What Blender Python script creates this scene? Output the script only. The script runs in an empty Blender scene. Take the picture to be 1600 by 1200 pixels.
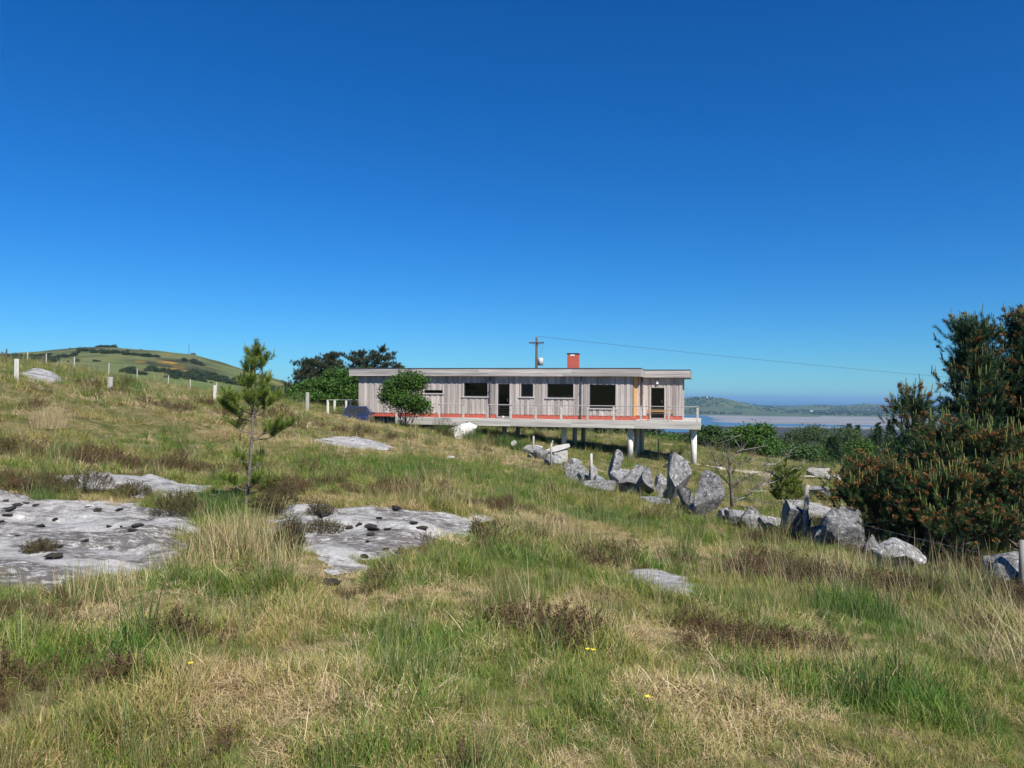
import bpy, math, random
import numpy as np
from mathutils import Matrix, Vector, Euler

random.seed(7)
rng = np.random.default_rng(7)
R = math.radians
scene = bpy.context.scene
col = scene.collection

# ------------------------------------------------------------------ camera
EYE = 1.6
PITCH, ROLL = 0.907, 0.5
cam_data = bpy.data.cameras.new('camera')
cam_data.sensor_width = 36.0
cam_data.lens = 27.0
cam_data.clip_start = 0.05
cam_data.clip_end = 120000
cam = bpy.data.objects.new('camera', cam_data)
CAM_ROT = Matrix.Rotation(R(90 + PITCH), 3, 'X') @ Matrix.Rotation(R(ROLL), 3, 'Z')
cam.matrix_world = Matrix.Translation((0, 0, EYE)) @ CAM_ROT.to_4x4()
col.objects.link(cam)
scene.camera = cam

# ------------------------------------------------------------------ sky, sun, exposure
SUN_EL, SUN_AZ = 47.0, 33.0          # azimuth: degrees to the right of straight behind the camera
to_sun = Vector((math.sin(R(SUN_AZ)) * math.cos(R(SUN_EL)), -math.cos(R(SUN_AZ)) * math.cos(R(SUN_EL)), math.sin(R(SUN_EL))))
world = bpy.data.worlds.new('World')
scene.world = world
world.use_nodes = True
wn, wl = world.node_tree.nodes, world.node_tree.links
sky = wn.new('ShaderNodeTexSky')
sky.sky_type = 'NISHITA'
sky.sun_disc = False
sky.sun_elevation = R(SUN_EL)
sky.sun_rotation = math.atan2(to_sun.x, to_sun.y)
sky.altitude = 0
sky.air_density = 1.0
sky.dust_density = 0.0
sky.ozone_density = 10.0
hs = wn.new('ShaderNodeHueSaturation')
hs.inputs['Saturation'].default_value = 1.2
hs.inputs['Value'].default_value = 1.0
wl.new(sky.outputs[0], hs.inputs['Color'])
tint = wn.new('ShaderNodeMix')          # the deep blue of the whole sky dome
tint.data_type = 'RGBA'; tint.blend_type = 'MULTIPLY'; tint.inputs['Factor'].default_value = 1.0
tint.inputs['B'].default_value = (.42, .80, 1.0, 1)
wl.new(hs.outputs[0], tint.inputs['A'])
wl.new(tint.outputs['Result'], wn['Background'].inputs['Color'])
wn['Background'].inputs['Strength'].default_value = 0.070
sun_data = bpy.data.lights.new('sun', 'SUN')
sun_data.energy = 4.8
sun_data.angle = R(0.53)
sun_data.color = (1.0, 0.955, 0.88)
sun = bpy.data.objects.new('sun', sun_data)
sun.rotation_euler = to_sun.to_track_quat('Z', 'Y').to_euler()
col.objects.link(sun)
scene.view_settings.view_transform = 'Standard'
scene.view_settings.look = 'None'
scene.view_settings.exposure = 0.72
scene.view_settings.gamma = 1.0
scene.view_settings.use_curve_mapping = False
scene.render.engine = 'CYCLES'
scene.cycles.max_bounces = 6
scene.cycles.transparent_max_bounces = 8
scene.cycles.use_denoising = True

# ------------------------------------------------------------------ helpers: pixels (1600 x 1200 photograph) to places
def ray(px, py):
    return CAM_ROT @ Vector(((px - 800) / 1200.0, -(py - 600) / 1200.0, -1.0))
def at(px, py, d):
    v = ray(px, py)
    v = v * (d / v.y)
    return Vector((v.x, v.y, v.z + EYE))

# ------------------------------------------------------------------ helpers: noise
def _hash(ix, iy, s):
    h = (ix.astype(np.int64) * 374761393 + iy.astype(np.int64) * 668265263 + s * 982451653) & 0x7fffffff
    h = ((h ^ (h >> 13)) * 1274126177) & 0x7fffffff
    h = (h ^ (h >> 16)) & 0x7fffffff
    return h / float(0x7fffffff)
def vnoise(x, y, s=0):
    x = np.asarray(x, float); y = np.asarray(y, float)
    ix, iy = np.floor(x), np.floor(y)
    fx, fy = x - ix, y - iy
    fx = fx * fx * (3 - 2 * fx); fy = fy * fy * (3 - 2 * fy)
    a = _hash(ix, iy, s); b = _hash(ix + 1, iy, s); c = _hash(ix, iy + 1, s); d = _hash(ix + 1, iy + 1, s)
    return (a * (1 - fx) + b * fx) * (1 - fy) + (c * (1 - fx) + d * fx) * fy
def fbm(x, y, s=0, o=4):
    t, amp, tot = 0, 1.0, 0
    for k in range(o):
        t = t + amp * vnoise(x * 2 ** k + 17.3 * k, y * 2 ** k - 9.1 * k, s + k); tot += amp; amp *= .5
    return t / tot
def sstep(a, b, x):
    t = np.clip((np.asarray(x, float) - a) / (b - a), 0, 1)
    return t * t * (3 - 2 * t)

# ------------------------------------------------------------------ helpers: meshes and materials
def mesh_np(name, verts, faces, mat=None, smooth=False, attrs=None):
    """faces: list of arrays (n,k)"""
    me = bpy.data.meshes.new(name)
    verts = np.asarray(verts, np.float32)
    if isinstance(faces, np.ndarray):
        faces = [faces]
    faces = [np.asarray(f, np.int32) for f in faces if len(f)]
    nl = sum(f.size for f in faces); nf = sum(len(f) for f in faces)
    me.vertices.add(len(verts)); me.vertices.foreach_set('co', verts.ravel())
    me.loops.add(nl); me.loops.foreach_set('vertex_index', np.concatenate([f.ravel() for f in faces]))
    me.polygons.add(nf)
    sizes = np.concatenate([np.full(len(f), f.shape[1], np.int32) for f in faces])
    starts = np.concatenate([[0], np.cumsum(sizes)[:-1]]).astype(np.int32)
    me.polygons.foreach_set('loop_start', starts)
    me.polygons.foreach_set('use_smooth', np.full(nf, smooth, bool))
    for k, v in (attrs or {}).items():
        v = np.asarray(v, np.float32)
        a = me.attributes.new(k, 'FLOAT', 'POINT')
        a.data.foreach_set('value', v.ravel())
    me.update(calc_edges=True)
    me.validate()
    if mat is not None:
        me.materials.append(mat)
    return me
def tag(o, label=None, cat=None, group=None, kind=None):
    if label: o['label'] = label
    if cat: o['category'] = cat
    if group: o['group'] = group
    if kind: o['kind'] = kind
    return o
def obj(name, me, parent=None, loc=(0, 0, 0), rot=(0, 0, 0), scale=(1, 1, 1)):
    o = bpy.data.objects.new(name, me)
    col.objects.link(o)
    o.location = loc; o.rotation_euler = rot; o.scale = scale
    if parent: o.parent = parent
    return o
def empty(name, loc=(0, 0, 0), rz=0.0):
    o = bpy.data.objects.new(name, None)
    o.empty_display_size = .2
    col.objects.link(o); o.location = loc; o.rotation_euler = (0, 0, rz)
    return o

class MB:
    """collects shapes into one mesh"""
    def __init__(s): s.v, s.f, s.n = [], {}, 0
    def add(s, v, faces):
        v = np.asarray(v, float)
        for f in faces:
            f = np.asarray(f, int)
            if f.ndim == 1: f = f[None]
            s.f.setdefault(f.shape[1], []).append(f + s.n)
        s.v.append(v); s.n += len(v); return s
    def box(s, x0, x1, y0, y1, z0, z1, bev=0.0):
        if bev <= 0:
            v = [(x, y, z) for z in (z0, z1) for y in (y0, y1) for x in (x0, x1)]
            return s.add(v, [np.array([(0, 2, 3, 1), (4, 5, 7, 6), (0, 1, 5, 4), (2, 6, 7, 3), (0, 4, 6, 2), (1, 3, 7, 5)])])
        # chamfered box: 24 verts
        b = min(bev, (x1 - x0) / 2.01, (y1 - y0) / 2.01, (z1 - z0) / 2.01)
        import itertools
        vs, idx = [], {}
        for sx, sy, sz in itertools.product((0, 1), repeat=3):
            X, Y, Z = (x0, x1)[sx], (y0, y1)[sy], (z0, z1)[sz]
            ix, iy, iz = (x0 + b, x1 - b)[sx], (y0 + b, y1 - b)[sy], (z0 + b, z1 - b)[sz]
            for ax, p in enumerate([(X, iy, iz), (ix, Y, iz), (ix, iy, Z)]):
                idx[(sx, sy, sz, ax)] = len(vs); vs.append(p)
        quads, tris = [], []
        I = lambda a, b_, c, ax: idx[(a, b_, c, ax)]
        for k in (0, 1):
            q = [I(k, 0, 0, 0), I(k, 1, 0, 0), I(k, 1, 1, 0), I(k, 0, 1, 0)]; quads.append(q if k else q[::-1])
            q = [I(0, k, 0, 1), I(0, k, 1, 1), I(1, k, 1, 1), I(1, k, 0, 1)]; quads.append(q if k else q[::-1])
            q = [I(0, 0, k, 2), I(1, 0, k, 2), I(1, 1, k, 2), I(0, 1, k, 2)]; quads.append(q if k else q[::-1])
        for a in (0, 1):
            for c in (0, 1):
                q = [I(0, a, c, 1), I(1, a, c, 1), I(1, a, c, 2), I(0, a, c, 2)]; quads.append(q if a != c else q[::-1])
                q = [I(a, 0, c, 0), I(a, 1, c, 0), I(a, 1, c, 2), I(a, 0, c, 2)]; quads.append(q[::-1] if a != c else q)
                q = [I(a, c, 0, 0), I(a, c, 1, 0), I(a, c, 1, 1), I(a, c, 0, 1)]; quads.append(q if a != c else q[::-1])
        for sx, sy, sz in itertools.product((0, 1), repeat=3):
            t = [I(sx, sy, sz, 0), I(sx, sy, sz, 1), I(sx, sy, sz, 2)]
            tris.append(t if (sx + sy + sz) % 2 == 1 else t[::-1])
        return s.add(vs, [np.array(quads), np.array(tris)])
    def tube(s, pts, radii, n=6, cap=True):
        pts = [Vector(p) for p in pts]
        rad = list(radii) if hasattr(radii, '__len__') else [radii] * len(pts)
        v = []
        up = Vector((0, 0, 1))
        for i, p in enumerate(pts):
            d = (pts[min(i + 1, len(pts) - 1)] - pts[max(i - 1, 0)])
            d = d.normalized() if d.length > 1e-9 else Vector((0, 0, 1))
            ref = up if abs(d.z) < .9 else Vector((1, 0, 0))
            a = d.cross(ref).normalized(); b = a.cross(d)
            for k in range(n):
                t = 2 * math.pi * k / n
                v.append(p + (a * math.cos(t) + b * math.sin(t)) * rad[i])
        f = [(i * n + k, i * n + (k + 1) % n, (i + 1) * n + (k + 1) % n, (i + 1) * n + k) for i in range(len(pts) - 1) for k in range(n)]
        s.add(v, [np.array(f)])
        if cap:
            m = len(pts) - 1
            base = s.n - len(v)
            s.f.setdefault(n, []).append(np.array([[base + k for k in range(n)][::-1]]))
            s.f.setdefault(n, []).append(np.array([[base + m * n + k for k in range(n)]]))
        return s
    def mesh(s, name, mat=None, smooth=False):
        return mesh_np(name, np.concatenate(s.v), [np.concatenate(a) for a in s.f.values()], mat, smooth)
    def build(s, name, mat, parent=None, smooth=False, **k):
        return obj(name, s.mesh(name, mat, smooth), parent, **k)

def newmat(name):
    m = bpy.data.materials.new(name); m.use_nodes = True
    nt = m.node_tree
    return m, nt, nt.nodes, nt.links, nt.nodes['Principled BSDF']
def N(nodes, t, **k):
    n = nodes.new(t)
    for a, b in k.items():
        if a.startswith('i_'):
            n.inputs[a[2:].replace('_', ' ')].default_value = b
        else:
            setattr(n, a, b)
    return n
def ramp(nodes, stops, interp='LINEAR'):
    n = nodes.new('ShaderNodeValToRGB'); r = n.color_ramp; r.interpolation = interp
    while len(r.elements) < len(stops): r.elements.new(.5)
    for e, (p, c) in zip(r.elements, stops):
        e.position = p; e.color = (*c, 1) if len(c) == 3 else c
    return n
def simple(name, color, rough=.6, metal=0.0, var=.12, scale=8.0, bump=0.0, bscale=40.0):
    """a plain procedural surface: one colour with a little noise in value"""
    m, nt, nd, lk, bs = newmat(name)
    tc = N(nd, 'ShaderNodeTexCoord')
    nz = N(nd, 'ShaderNodeTexNoise', i_Scale=scale, i_Detail=5.0)
    lk.new(tc.outputs['Object'], nz.inputs['Vector'])
    c = np.array(color)
    rp = ramp(nd, [(.3, tuple(c * (1 - var))), (.7, tuple(np.minimum(c * (1 + var), 1)))])
    lk.new(nz.outputs['Fac'], rp.inputs[0]); lk.new(rp.outputs[0], bs.inputs['Base Color'])
    bs.inputs['Roughness'].default_value = rough; bs.inputs['Metallic'].default_value = metal
    if bump:
        n2 = N(nd, 'ShaderNodeTexNoise', i_Scale=bscale, i_Detail=6.0)
        lk.new(tc.outputs['Object'], n2.inputs['Vector'])
        b = N(nd, 'ShaderNodeBump', i_Strength=bump, i_Distance=.02)
        lk.new(n2.outputs['Fac'], b.inputs['Height']); lk.new(b.outputs[0], bs.inputs['Normal'])
    return m

# ------------------------------------------------------------------ terrain height
SEA = -58.4
CTRL_PX = [  # photograph pixel of a point on the ground, and its distance in metres
    (100, 925, 6.1), (510, 920, 6.85), (1040, 930, 8.0), (1395, 897, 12.5), (1335, 862, 14.0), (1595, 925, 10.8), (1260, 852, 15.6),
    (1107, 808, 19.0), (1055, 792, 20.5), (965, 770, 23.5), (910, 757, 27.0), (850, 722, 36.0), (725, 690, 43.5),
    (640, 668, 44.5), (560, 659, 41.0), (480, 644, 38.0), (335, 627, 33.0), (172, 611, 28.0), (25, 599, 24.0),
    (0, 563, 50.0), (90, 571, 52.0), (180, 590, 52.0), (270, 605, 52.0), (345, 615, 52.0), (440, 632, 52.0),
    (200, 690, 21.0), (0, 690, 18.0), (400, 690, 23.5), (550, 700, 26.5), (700, 720, 27.0), (700, 760, 18.5), (800, 800, 13.8),
    (600, 800, 11.4), (850, 850, 10.5), (1000, 850, 12.3), (1150, 860, 12.6), (385, 795, 11.3), (200, 745, 14.0), (0, 770, 11.8),
    (985, 717, 45.5), (1084, 727, 43.5), (897, 701, 46.5), (800, 688, 46.0), (900, 692, 56.0), (1000, 700, 58.0), (1200, 712, 60.0), (820, 676, 66.0), (900, 677, 66.0), (980, 683, 66.0),
    (1280, 745, 42.0), (1150, 742, 40.0), (1400, 765, 36.0), (1500, 800, 22.0), (1620, 840, 18.0), (1650, 790, 30.0), (1230, 800, 22.0)]
CTRL_W = [(0, 0, 0), (-6, 0, .15), (6, 0, -.45), (0, -10, .2), (-25, 0, 1.8), (25, 0, -1.8), (-25, -25, 2), (25, -25, -1.5), (0, -40, .5),
          (-60, 0, 4.5), (60, 0, -4), (-60, 40, 5.0), (60, 40, -5), (-60, -50, 4), (60, -50, -3.5), (0, 5, -.12), (-3, 5, .03), (3, 5, -.35),
          (-11, 47.5, -.75), (-9.5, 51, -.7), (-13, 62, .3), (-5, 62, -.8), (-30, 66, 1.2), (30, 66, -4.6), (-45, 60, 3.4)]
_pts = np.array([tuple(at(*c)) for c in CTRL_PX] + CTRL_W, float)
def _k(r2):
    return np.where(r2 < 1e-12, 0, .5 * r2 * np.log(np.maximum(r2, 1e-12)))
def _tps():
    n = len(_pts); xy = _pts[:, :2]
    d2 = ((xy[:, None] - xy[None]) ** 2).sum(-1)
    A = np.zeros((n + 3, n + 3)); A[:n, :n] = _k(d2) + np.eye(n) * .6
    A[:n, n] = 1; A[:n, n + 1:] = xy; A[n, :n] = 1; A[n + 1:, :n] = xy.T
    return np.linalg.solve(A, np.concatenate([_pts[:, 2], np.zeros(3)]))
_w = _tps()
def near_h(x, y):
    out = np.zeros_like(x); n = len(_pts)
    for i in range(n):
        out += _w[i] * _k((x - _pts[i, 0]) ** 2 + (y - _pts[i, 1]) ** 2)
    return out + _w[n] + _w[n + 1] * x + _w[n + 2] * y
RIDGE_PX = [(-200, 556), (0, 557), (60, 553), (120, 548.5), (180, 547), (240, 551), (300, 559), (350, 571), (400, 585), (465, 602), (560, 620), (700, 650)]
_ra = np.array([ray(p, q).x / ray(p, q).y for p, q in RIDGE_PX]); _rz = np.array([ray(p, q).z / ray(p, q).y for p, q in RIDGE_PX])
H1 = [(1000, 617.5), (1067, 617.4), (1094, 618), (1127, 620.7), (1148, 626), (1171, 631.5), (1188, 635), (1205, 636.5), (1230, 643), (1300, 647)]
H2 = [(1150, 645), (1209, 637.5), (1249, 634.5), (1276, 632), (1303, 633.8), (1330, 633), (1354, 631), (1384, 633), (1411, 637.6), (1448, 639.5), (1520, 641), (1700, 640)]
def _sk(L): return np.array([ray(p, q).x / ray(p, q).y for p, q in L]), np.array([ray(p, q).z / ray(p, q).y for p, q in L])
_h1, _h2 = _sk(H1), _sk(H2)
def far_h(x, y):
    r = np.hypot(x, y)
    th = np.clip(np.arctan2(x, np.where(np.abs(y) < 1e-6, 1e-6, y)), -R(52), R(52))
    a = np.tan(th); c = np.cos(th); yy = r * c
    right = np.interp(r, [40, 65, 100, 200, 600, 1120, 1300, 1660, 1720, 1960, 2020, 2660, 2800, 3000, 5200, 5800, 7000],
                      [-2.5, -4.8, -8.5, -15, -38, SEA + .9, SEA + .6, SEA + .45, SEA + .0, SEA + .02, SEA + .28, SEA + .42, SEA + 1.5, SEA + 6, SEA + 5, SEA - 4, SEA - 20])
    flats = sstep(1150, 1300, r) * (1 - sstep(2620, 2760, r))
    right = right + flats * ((fbm(x / 380, y / 100, 15) - .40) * .9)
    far = sstep(2700, 2900, r)
    right = right + far * (fbm(x / 300, y / 300, 9) - .5) * 5
    z1 = np.interp(a, *_h1) * 3400 * np.cos(np.arctan(a)) + EYE
    z2 = np.interp(a, *_h2) * 4300 * np.cos(np.arctan(a)) + EYE
    right = np.maximum(right, np.where(r > 2700, SEA + (z1 - SEA) * np.exp(-((r - 3450) / 380.) ** 2), -99))
    right = np.maximum(right, np.where(r > 2700, SEA + (z2 - SEA) * np.exp(-((r - 4380) / 500.) ** 2), -99))
    ridge = np.interp(a, _ra, _rz) * 700 + EYE
    low = np.interp(a, [-1.2, -.7, -.3, -.2], [6, 4., -.5, -2.])
    mid = np.interp(a, [-1.2, -.7, -.45, -.25], [10, 4, -6, -9.])
    t1 = sstep(60, 150, yy); t2 = sstep(170, 690, yy) ; t3 = sstep(700, 1500, yy)
    left = low * (1 - t1) + mid * t1
    left = left * (1 - t2) + ridge * t2
    left = left * (1 - t3) + (SEA - 8) * t3
    left = left + t2 * (1 - t3) * (fbm(x / 60, y / 60, 3) - .5) * 5
    w = sstep(.03, .30, a)
    return left * (1 - w) + right * w
def H(x, y):
    x = np.atleast_1d(np.asarray(x, float)); y = np.atleast_1d(np.asarray(y, float))
    r = np.hypot(x, y)
    w = sstep(62, 115, r)
    z = np.zeros_like(r)
    m = r < 116
    if m.any(): z[m] = near_h(x[m], y[m]) * (1 - w[m])
    m = r > 61
    if m.any(): z[m] += far_h(x[m], y[m]) * w[m]
    b = ((fbm(x / 1.3, y / 1.3, 21, 3) - .5) * .24 + (fbm(x / .55, y / .55, 23, 2) - .5) * .10 * (1 - sstep(14, 30, r))) * sstep(1, 4, r) * (1 - sstep(40, 90, r))
    return z + b
def h1(x, y): return float(H(x, y)[0])
def on_ground(px, py, d):
    p = at(px, py, d); return Vector((p.x, p.y, h1(p.x, p.y)))

# ================================================================== THE SETTING
# ------------------------------------------------------------------ ground
def ground_material():
    m, nt, nd, lk, bs = newmat('ground')
    tc = N(nd, 'ShaderNodeTexCoord')
    def noise(scale, detail=6., rough=.6):
        n = N(nd, 'ShaderNodeTexNoise', i_Scale=scale, i_Detail=detail, i_Roughness=rough)
        lk.new(tc.outputs['Object'], n.inputs['Vector']); return n
    def mix(fac, a, b):
        n = nd.new('ShaderNodeMix'); n.data_type = 'RGBA'
        lk.new(fac, n.inputs['Factor']); lk.new(a, n.inputs['A']); lk.new(b, n.inputs['B']); return n.outputs['Result']
    def attr(name):
        n = N(nd, 'ShaderNodeAttribute', attribute_name=name); return n.outputs['Fac']
    near = ramp(nd, [(.25, (.045, .04, .018)), (.45, (.085, .085, .03)), (.6, (.15, .125, .06)), (.8, (.10, .115, .035))])
    lk.new(noise(1.7, 8).outputs['Fac'], near.inputs[0])
    # hill: pasture, heath and bracken in patches
    hill = ramp(nd, [(.34, (.030, .036, .018)), (.43, (.065, .065, .028)), (.5, (.085, .11, .036)), (.58, (.125, .13, .05)), (.66, (.085, .062, .036))])
    nh = noise(.022, 8, .68)
    lk.new(nh.outputs['Fac'], hill.inputs[0])
    gor = ramp(nd, [(.60, (0, 0, 0)), (.68, (1, 1, 1))])
    lk.new(noise(.03, 6, .7).outputs['Fac'], gor.inputs[0])
    gy = N(nd, 'ShaderNodeMath', operation='MULTIPLY'); lk.new(gor.outputs[0], gy.inputs[0]); lk.new(attr('gorse'), gy.inputs[1])
    gorse = N(nd, 'ShaderNodeRGB'); gorse.outputs[0].default_value = (.36, .19, .02, 1)
    hillc = mix(gy.outputs[0], hill.outputs[0], gorse.outputs[0])
    field = N(nd, 'ShaderNodeRGB'); field.outputs[0].default_value = (.075, .15, .03, 1)
    hillc = mix(attr('field'), hillc, field.outputs[0])
    mud = ramp(nd, [(.35, (.020, .018, .016)), (.55, (.045, .040, .034)), (.7, (.085, .08, .075))])
    lk.new(noise(.02, 7, .65).outputs['Fac'], mud.inputs[0])
    sand = ramp(nd, [(.35, (.165, .16, .165)), (.6, (.22, .215, .22)), (.75, (.33, .315, .29))])
    lk.new(noise(.006, 6).outputs['Fac'], sand.inputs[0])
    land = ramp(nd, [(.35, (.035, .055, .03)), (.5, (.065, .09, .04)), (.65, (.10, .105, .055))])
    lk.new(noise(.012, 7, .65).outputs['Fac'], land.inputs[0])
    c = mix(attr('hill'), near.outputs[0], hillc)
    c = mix(attr('land'), c, land.outputs[0])
    c = mix(attr('mud'), c, mud.outputs[0])
    c = mix(attr('sand'), c, sand.outputs[0])
    lk.new(c, bs.inputs['Base Color'])
    bs.inputs['Roughness'].default_value = .95
    bs.inputs['Specular IOR Level'].default_value = .1
    b = N(nd, 'ShaderNodeBump', i_Strength=.5, i_Distance=.05)
    lk.new(noise(14, 6).outputs['Fac'], b.inputs['Height']); lk.new(b.outputs[0], bs.inputs['Normal'])
    return m

def build_ground():
    th = np.concatenate([np.arange(-180, -46, 3.0), np.arange(-46, 46, .22), np.arange(46, 180, 3.0)])
    th = np.radians(th)
    rr = np.concatenate([[.0, .6, 1.2], np.geomspace(1.8, 120, 150), np.geomspace(124, 6900, 190)])
    T, RR = np.meshgrid(th, rr)
    x, y = RR * np.sin(T), RR * np.cos(T)
    z = H(x.ravel(), y.ravel())
    nt_, nr = len(th), len(rr)
    i = np.arange(nr - 1)[:, None] * nt_; j = np.arange(nt_)[None]; j2 = (j + 1) % nt_
    q = np.stack([i + j, i + j2, i + nt_ + j2, i + nt_ + j], -1).reshape(-1, 4)[:, ::-1]
    xf, yf = x.ravel(), y.ravel(); r = np.hypot(xf, yf); a = xf / np.maximum(yf, 1e-3)
    a = np.where(yf <= 0, np.where(xf < 0, -2, 2), a)
    hill = sstep(90, 170, r) * (a < .1)
    gorse = hill * sstep(330, 480, r) * (1 - sstep(640, 690, r)) 
    field = .45 * hill * sstep(150, 230, yf) * (1 - sstep(330, 430, yf)) * sstep(.50, .58, fbm(xf / 90, yf / 130, 31))
    mud = sstep(1000, 1120, r) * (1 - sstep(1660, 1720, r)) * (a > -.05)
    sand = sstep(1660, 1720, r) * (1 - sstep(2690, 2720, r)) * (a > -.05)
    # a pale beach along the far spit
    sand = np.maximum(sand, (a > .40) * sstep(2650, 2690, r) * (1 - sstep(2800, 2850, r)))
    land = sstep(70, 140, r) * (a >= .1)
    me = mesh_np('ground', np.stack([xf, yf, z], 1), q, ground_material(), True,
                 dict(hill=hill, gorse=gorse, field=field, mud=mud, sand=sand, land=land))
    return tag(obj('ground', me), kind='structure')
build_ground()

def water_material():
    m, nt, nd, lk, bs = newmat('sea_water')
    tc = N(nd, 'ShaderNodeTexCoord')
    n = N(nd, 'ShaderNodeTexNoise', i_Scale=.05, i_Detail=5.)
    lk.new(tc.outputs['Object'], n.inputs['Vector'])
    b = N(nd, 'ShaderNodeBump', i_Strength=.25, i_Distance=.6)
    lk.new(n.outputs['Fac'], b.inputs['Height']); lk.new(b.outputs[0], bs.inputs['Normal'])
    bs.inputs['Base Color'].default_value = (.05, .09, .14, 1)
    bs.inputs['Roughness'].default_value = .25
    bs.inputs['IOR'].default_value = 1.33
    return m
def build_sea():
    k = 60000
    v = [(-k, -200, SEA), (k, -200, SEA), (k, k, SEA), (-k, k, SEA)]
    return tag(obj('sea', mesh_np('sea', v, np.array([[0, 1, 2, 3]]), water_material())), kind='structure')
build_sea()

# ------------------------------------------------------------------ rock materials
def granite(name, light=(.42, .41, .40), dark=(.10, .10, .105), lichen=.5, scale=1.0, black=0.0, flat=False):
    m, nt, nd, lk, bs = newmat(name)
    tc = N(nd, 'ShaderNodeTexCoord')
    oi = N(nd, 'ShaderNodeObjectInfo')
    add = N(nd, 'ShaderNodeVectorMath', operation='ADD')
    mul = N(nd, 'ShaderNodeMath', operation='MULTIPLY'); mul.inputs[1].default_value = 37.0
    lk.new(oi.outputs['Random'], mul.inputs[0])
    if flat:
        lk.new(tc.outputs['Object'], add.inputs[0])
    else:
        lk.new(tc.outputs['Object'], add.inputs[0]); lk.new(mul.outputs[0], add.inputs[1])
    vec = add.outputs[0]
    def noise(s, d=8., r=.65, v=vec):
        n = N(nd, 'ShaderNodeTexNoise', i_Scale=s * scale, i_Detail=d, i_Roughness=r); lk.new(v, n.inputs['Vector']); return n.outputs['Fac']
    def mix(fac, a, b):
        n = nd.new('ShaderNodeMix'); n.data_type = 'RGBA'
        if isinstance(fac, float): n.inputs['Factor'].default_value = fac
        else: lk.new(fac, n.inputs['Factor'])
        for s, c in (('A', a), ('B', b)):
            if isinstance(c, tuple): n.inputs[s].default_value = (*c, 1)
            else: lk.new(c, n.inputs[s])
        return n.outputs['Result']
    L, D = np.array(light), np.array(dark)
    base = ramp(nd, [(.3, tuple(D + (L - D) * .35)), (.5, tuple(D + (L - D) * .75)), (.68, tuple(L))])
    lk.new(noise(3.2), base.inputs[0])
    c = base.outputs[0]
    grain = ramp(nd, [(.35, (.35, .35, .35)), (.55, (1, 1, 1))]); lk.new(noise(55, 3, .7), grain.inputs[0])
    mm = nd.new('ShaderNodeMix'); mm.data_type = 'RGBA'; mm.blend_type = 'MULTIPLY'; mm.inputs['Factor'].default_value = .55
    lk.new(c, mm.inputs['A']); lk.new(grain.outputs[0], mm.inputs['B']); c = mm.outputs['Result']
    li = ramp(nd, [(.54, (0, 0, 0)), (.62, (1, 1, 1))]); lk.new(noise(6.5, 6, .75), li.inputs[0])
    lm = N(nd, 'ShaderNodeMath', operation='MULTIPLY'); lk.new(li.outputs[0], lm.inputs[0]); lm.inputs[1].default_value = lichen
    c = mix(lm.outputs[0], c, (.62, .61, .58))
    dk = ramp(nd, [(.50, (0, 0, 0)), (.60, (1, 1, 1))]); lk.new(noise(4.0, 9, .78), dk.inputs[0])
    dm = N(nd, 'ShaderNodeMath', operation='MULTIPLY'); lk.new(dk.outputs[0], dm.inputs[0]); dm.inputs[1].default_value = .75
    c = mix(dm.outputs[0], c, tuple(D * .6))
    if black > 0:     # dark crusts of lichen and peat stain in bands
        mp = N(nd, 'ShaderNodeMapping'); mp.inputs['Scale'].default_value = (.75, 1.6, 1.0); lk.new(tc.outputs['Object'], mp.inputs['Vector'])
        big = ramp(nd, [(.45, (0, 0, 0)), (.53, (1, 1, 1))]); lk.new(noise(.55, 5, .6, mp.outputs[0]), big.inputs[0])
        fine = ramp(nd, [(.44, (0, 0, 0)), (.51, (1, 1, 1))]); lk.new(noise(9, 9, .8, mp.outputs[0]), fine.inputs[0])
        k = N(nd, 'ShaderNodeMath', operation='MULTIPLY'); lk.new(big.outputs[0], k.inputs[0]); lk.new(fine.outputs[0], k.inputs[1])
        k2 = N(nd, 'ShaderNodeMath', operation='MULTIPLY'); lk.new(k.outputs[0], k2.inputs[0]); k2.inputs[1].default_value = black
        c = mix(k2.outputs[0], c, (.055, .045, .038))
        pt = ramp(nd, [(.61, (0, 0, 0)), (.68, (1, 1, 1))]); lk.new(noise(1.9, 8, .7, mp.outputs[0]), pt.inputs[0])
        p2 = N(nd, 'ShaderNodeMath', operation='MULTIPLY'); lk.new(pt.outputs[0], p2.inputs[0]); p2.inputs[1].default_value = min(black, .85)
        c = mix(p2.outputs[0], c, (.045, .034, .024))
    if not flat:      # every stone a little lighter or darker, greyer or browner
        hv = N(nd, 'ShaderNodeHueSaturation'); mr = N(nd, 'ShaderNodeMapRange'); mr.inputs['To Min'].default_value = .72; mr.inputs['To Max'].default_value = 1.25
        lk.new(oi.outputs['Random'], mr.inputs['Value']); lk.new(mr.outputs[0], hv.inputs['Value']); lk.new(c, hv.inputs['Color']); c = hv.outputs[0]
    lk.new(c, bs.inputs['Base Color'])
    bs.inputs['Roughness'].default_value = .9
    bs.inputs['Specular IOR Level'].default_value = .25
    b = N(nd, 'ShaderNodeBump', i_Strength=.9, i_Distance=.05)
    lk.new(noise(11, 10, .72), b.inputs['Height']); lk.new(b.outputs[0], bs.inputs['Normal'])
    return m
M_STONE = granite('granite_stone', (.30, .297, .295), (.035, .035, .04), .8, 2.2)
M_PALE = granite('pale_boulder', (.62, .59, .53), (.40, .38, .34), .3)
M_SLAB = granite('granite_slab', (.50, .485, .465), (.22, .21, .195), .5, 1.0, .80, True)
M_SLAB2 = granite('granite_slab_clean', (.44, .43, .42), (.22, .215, .21), .25, 1.0, .30, True)

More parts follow.
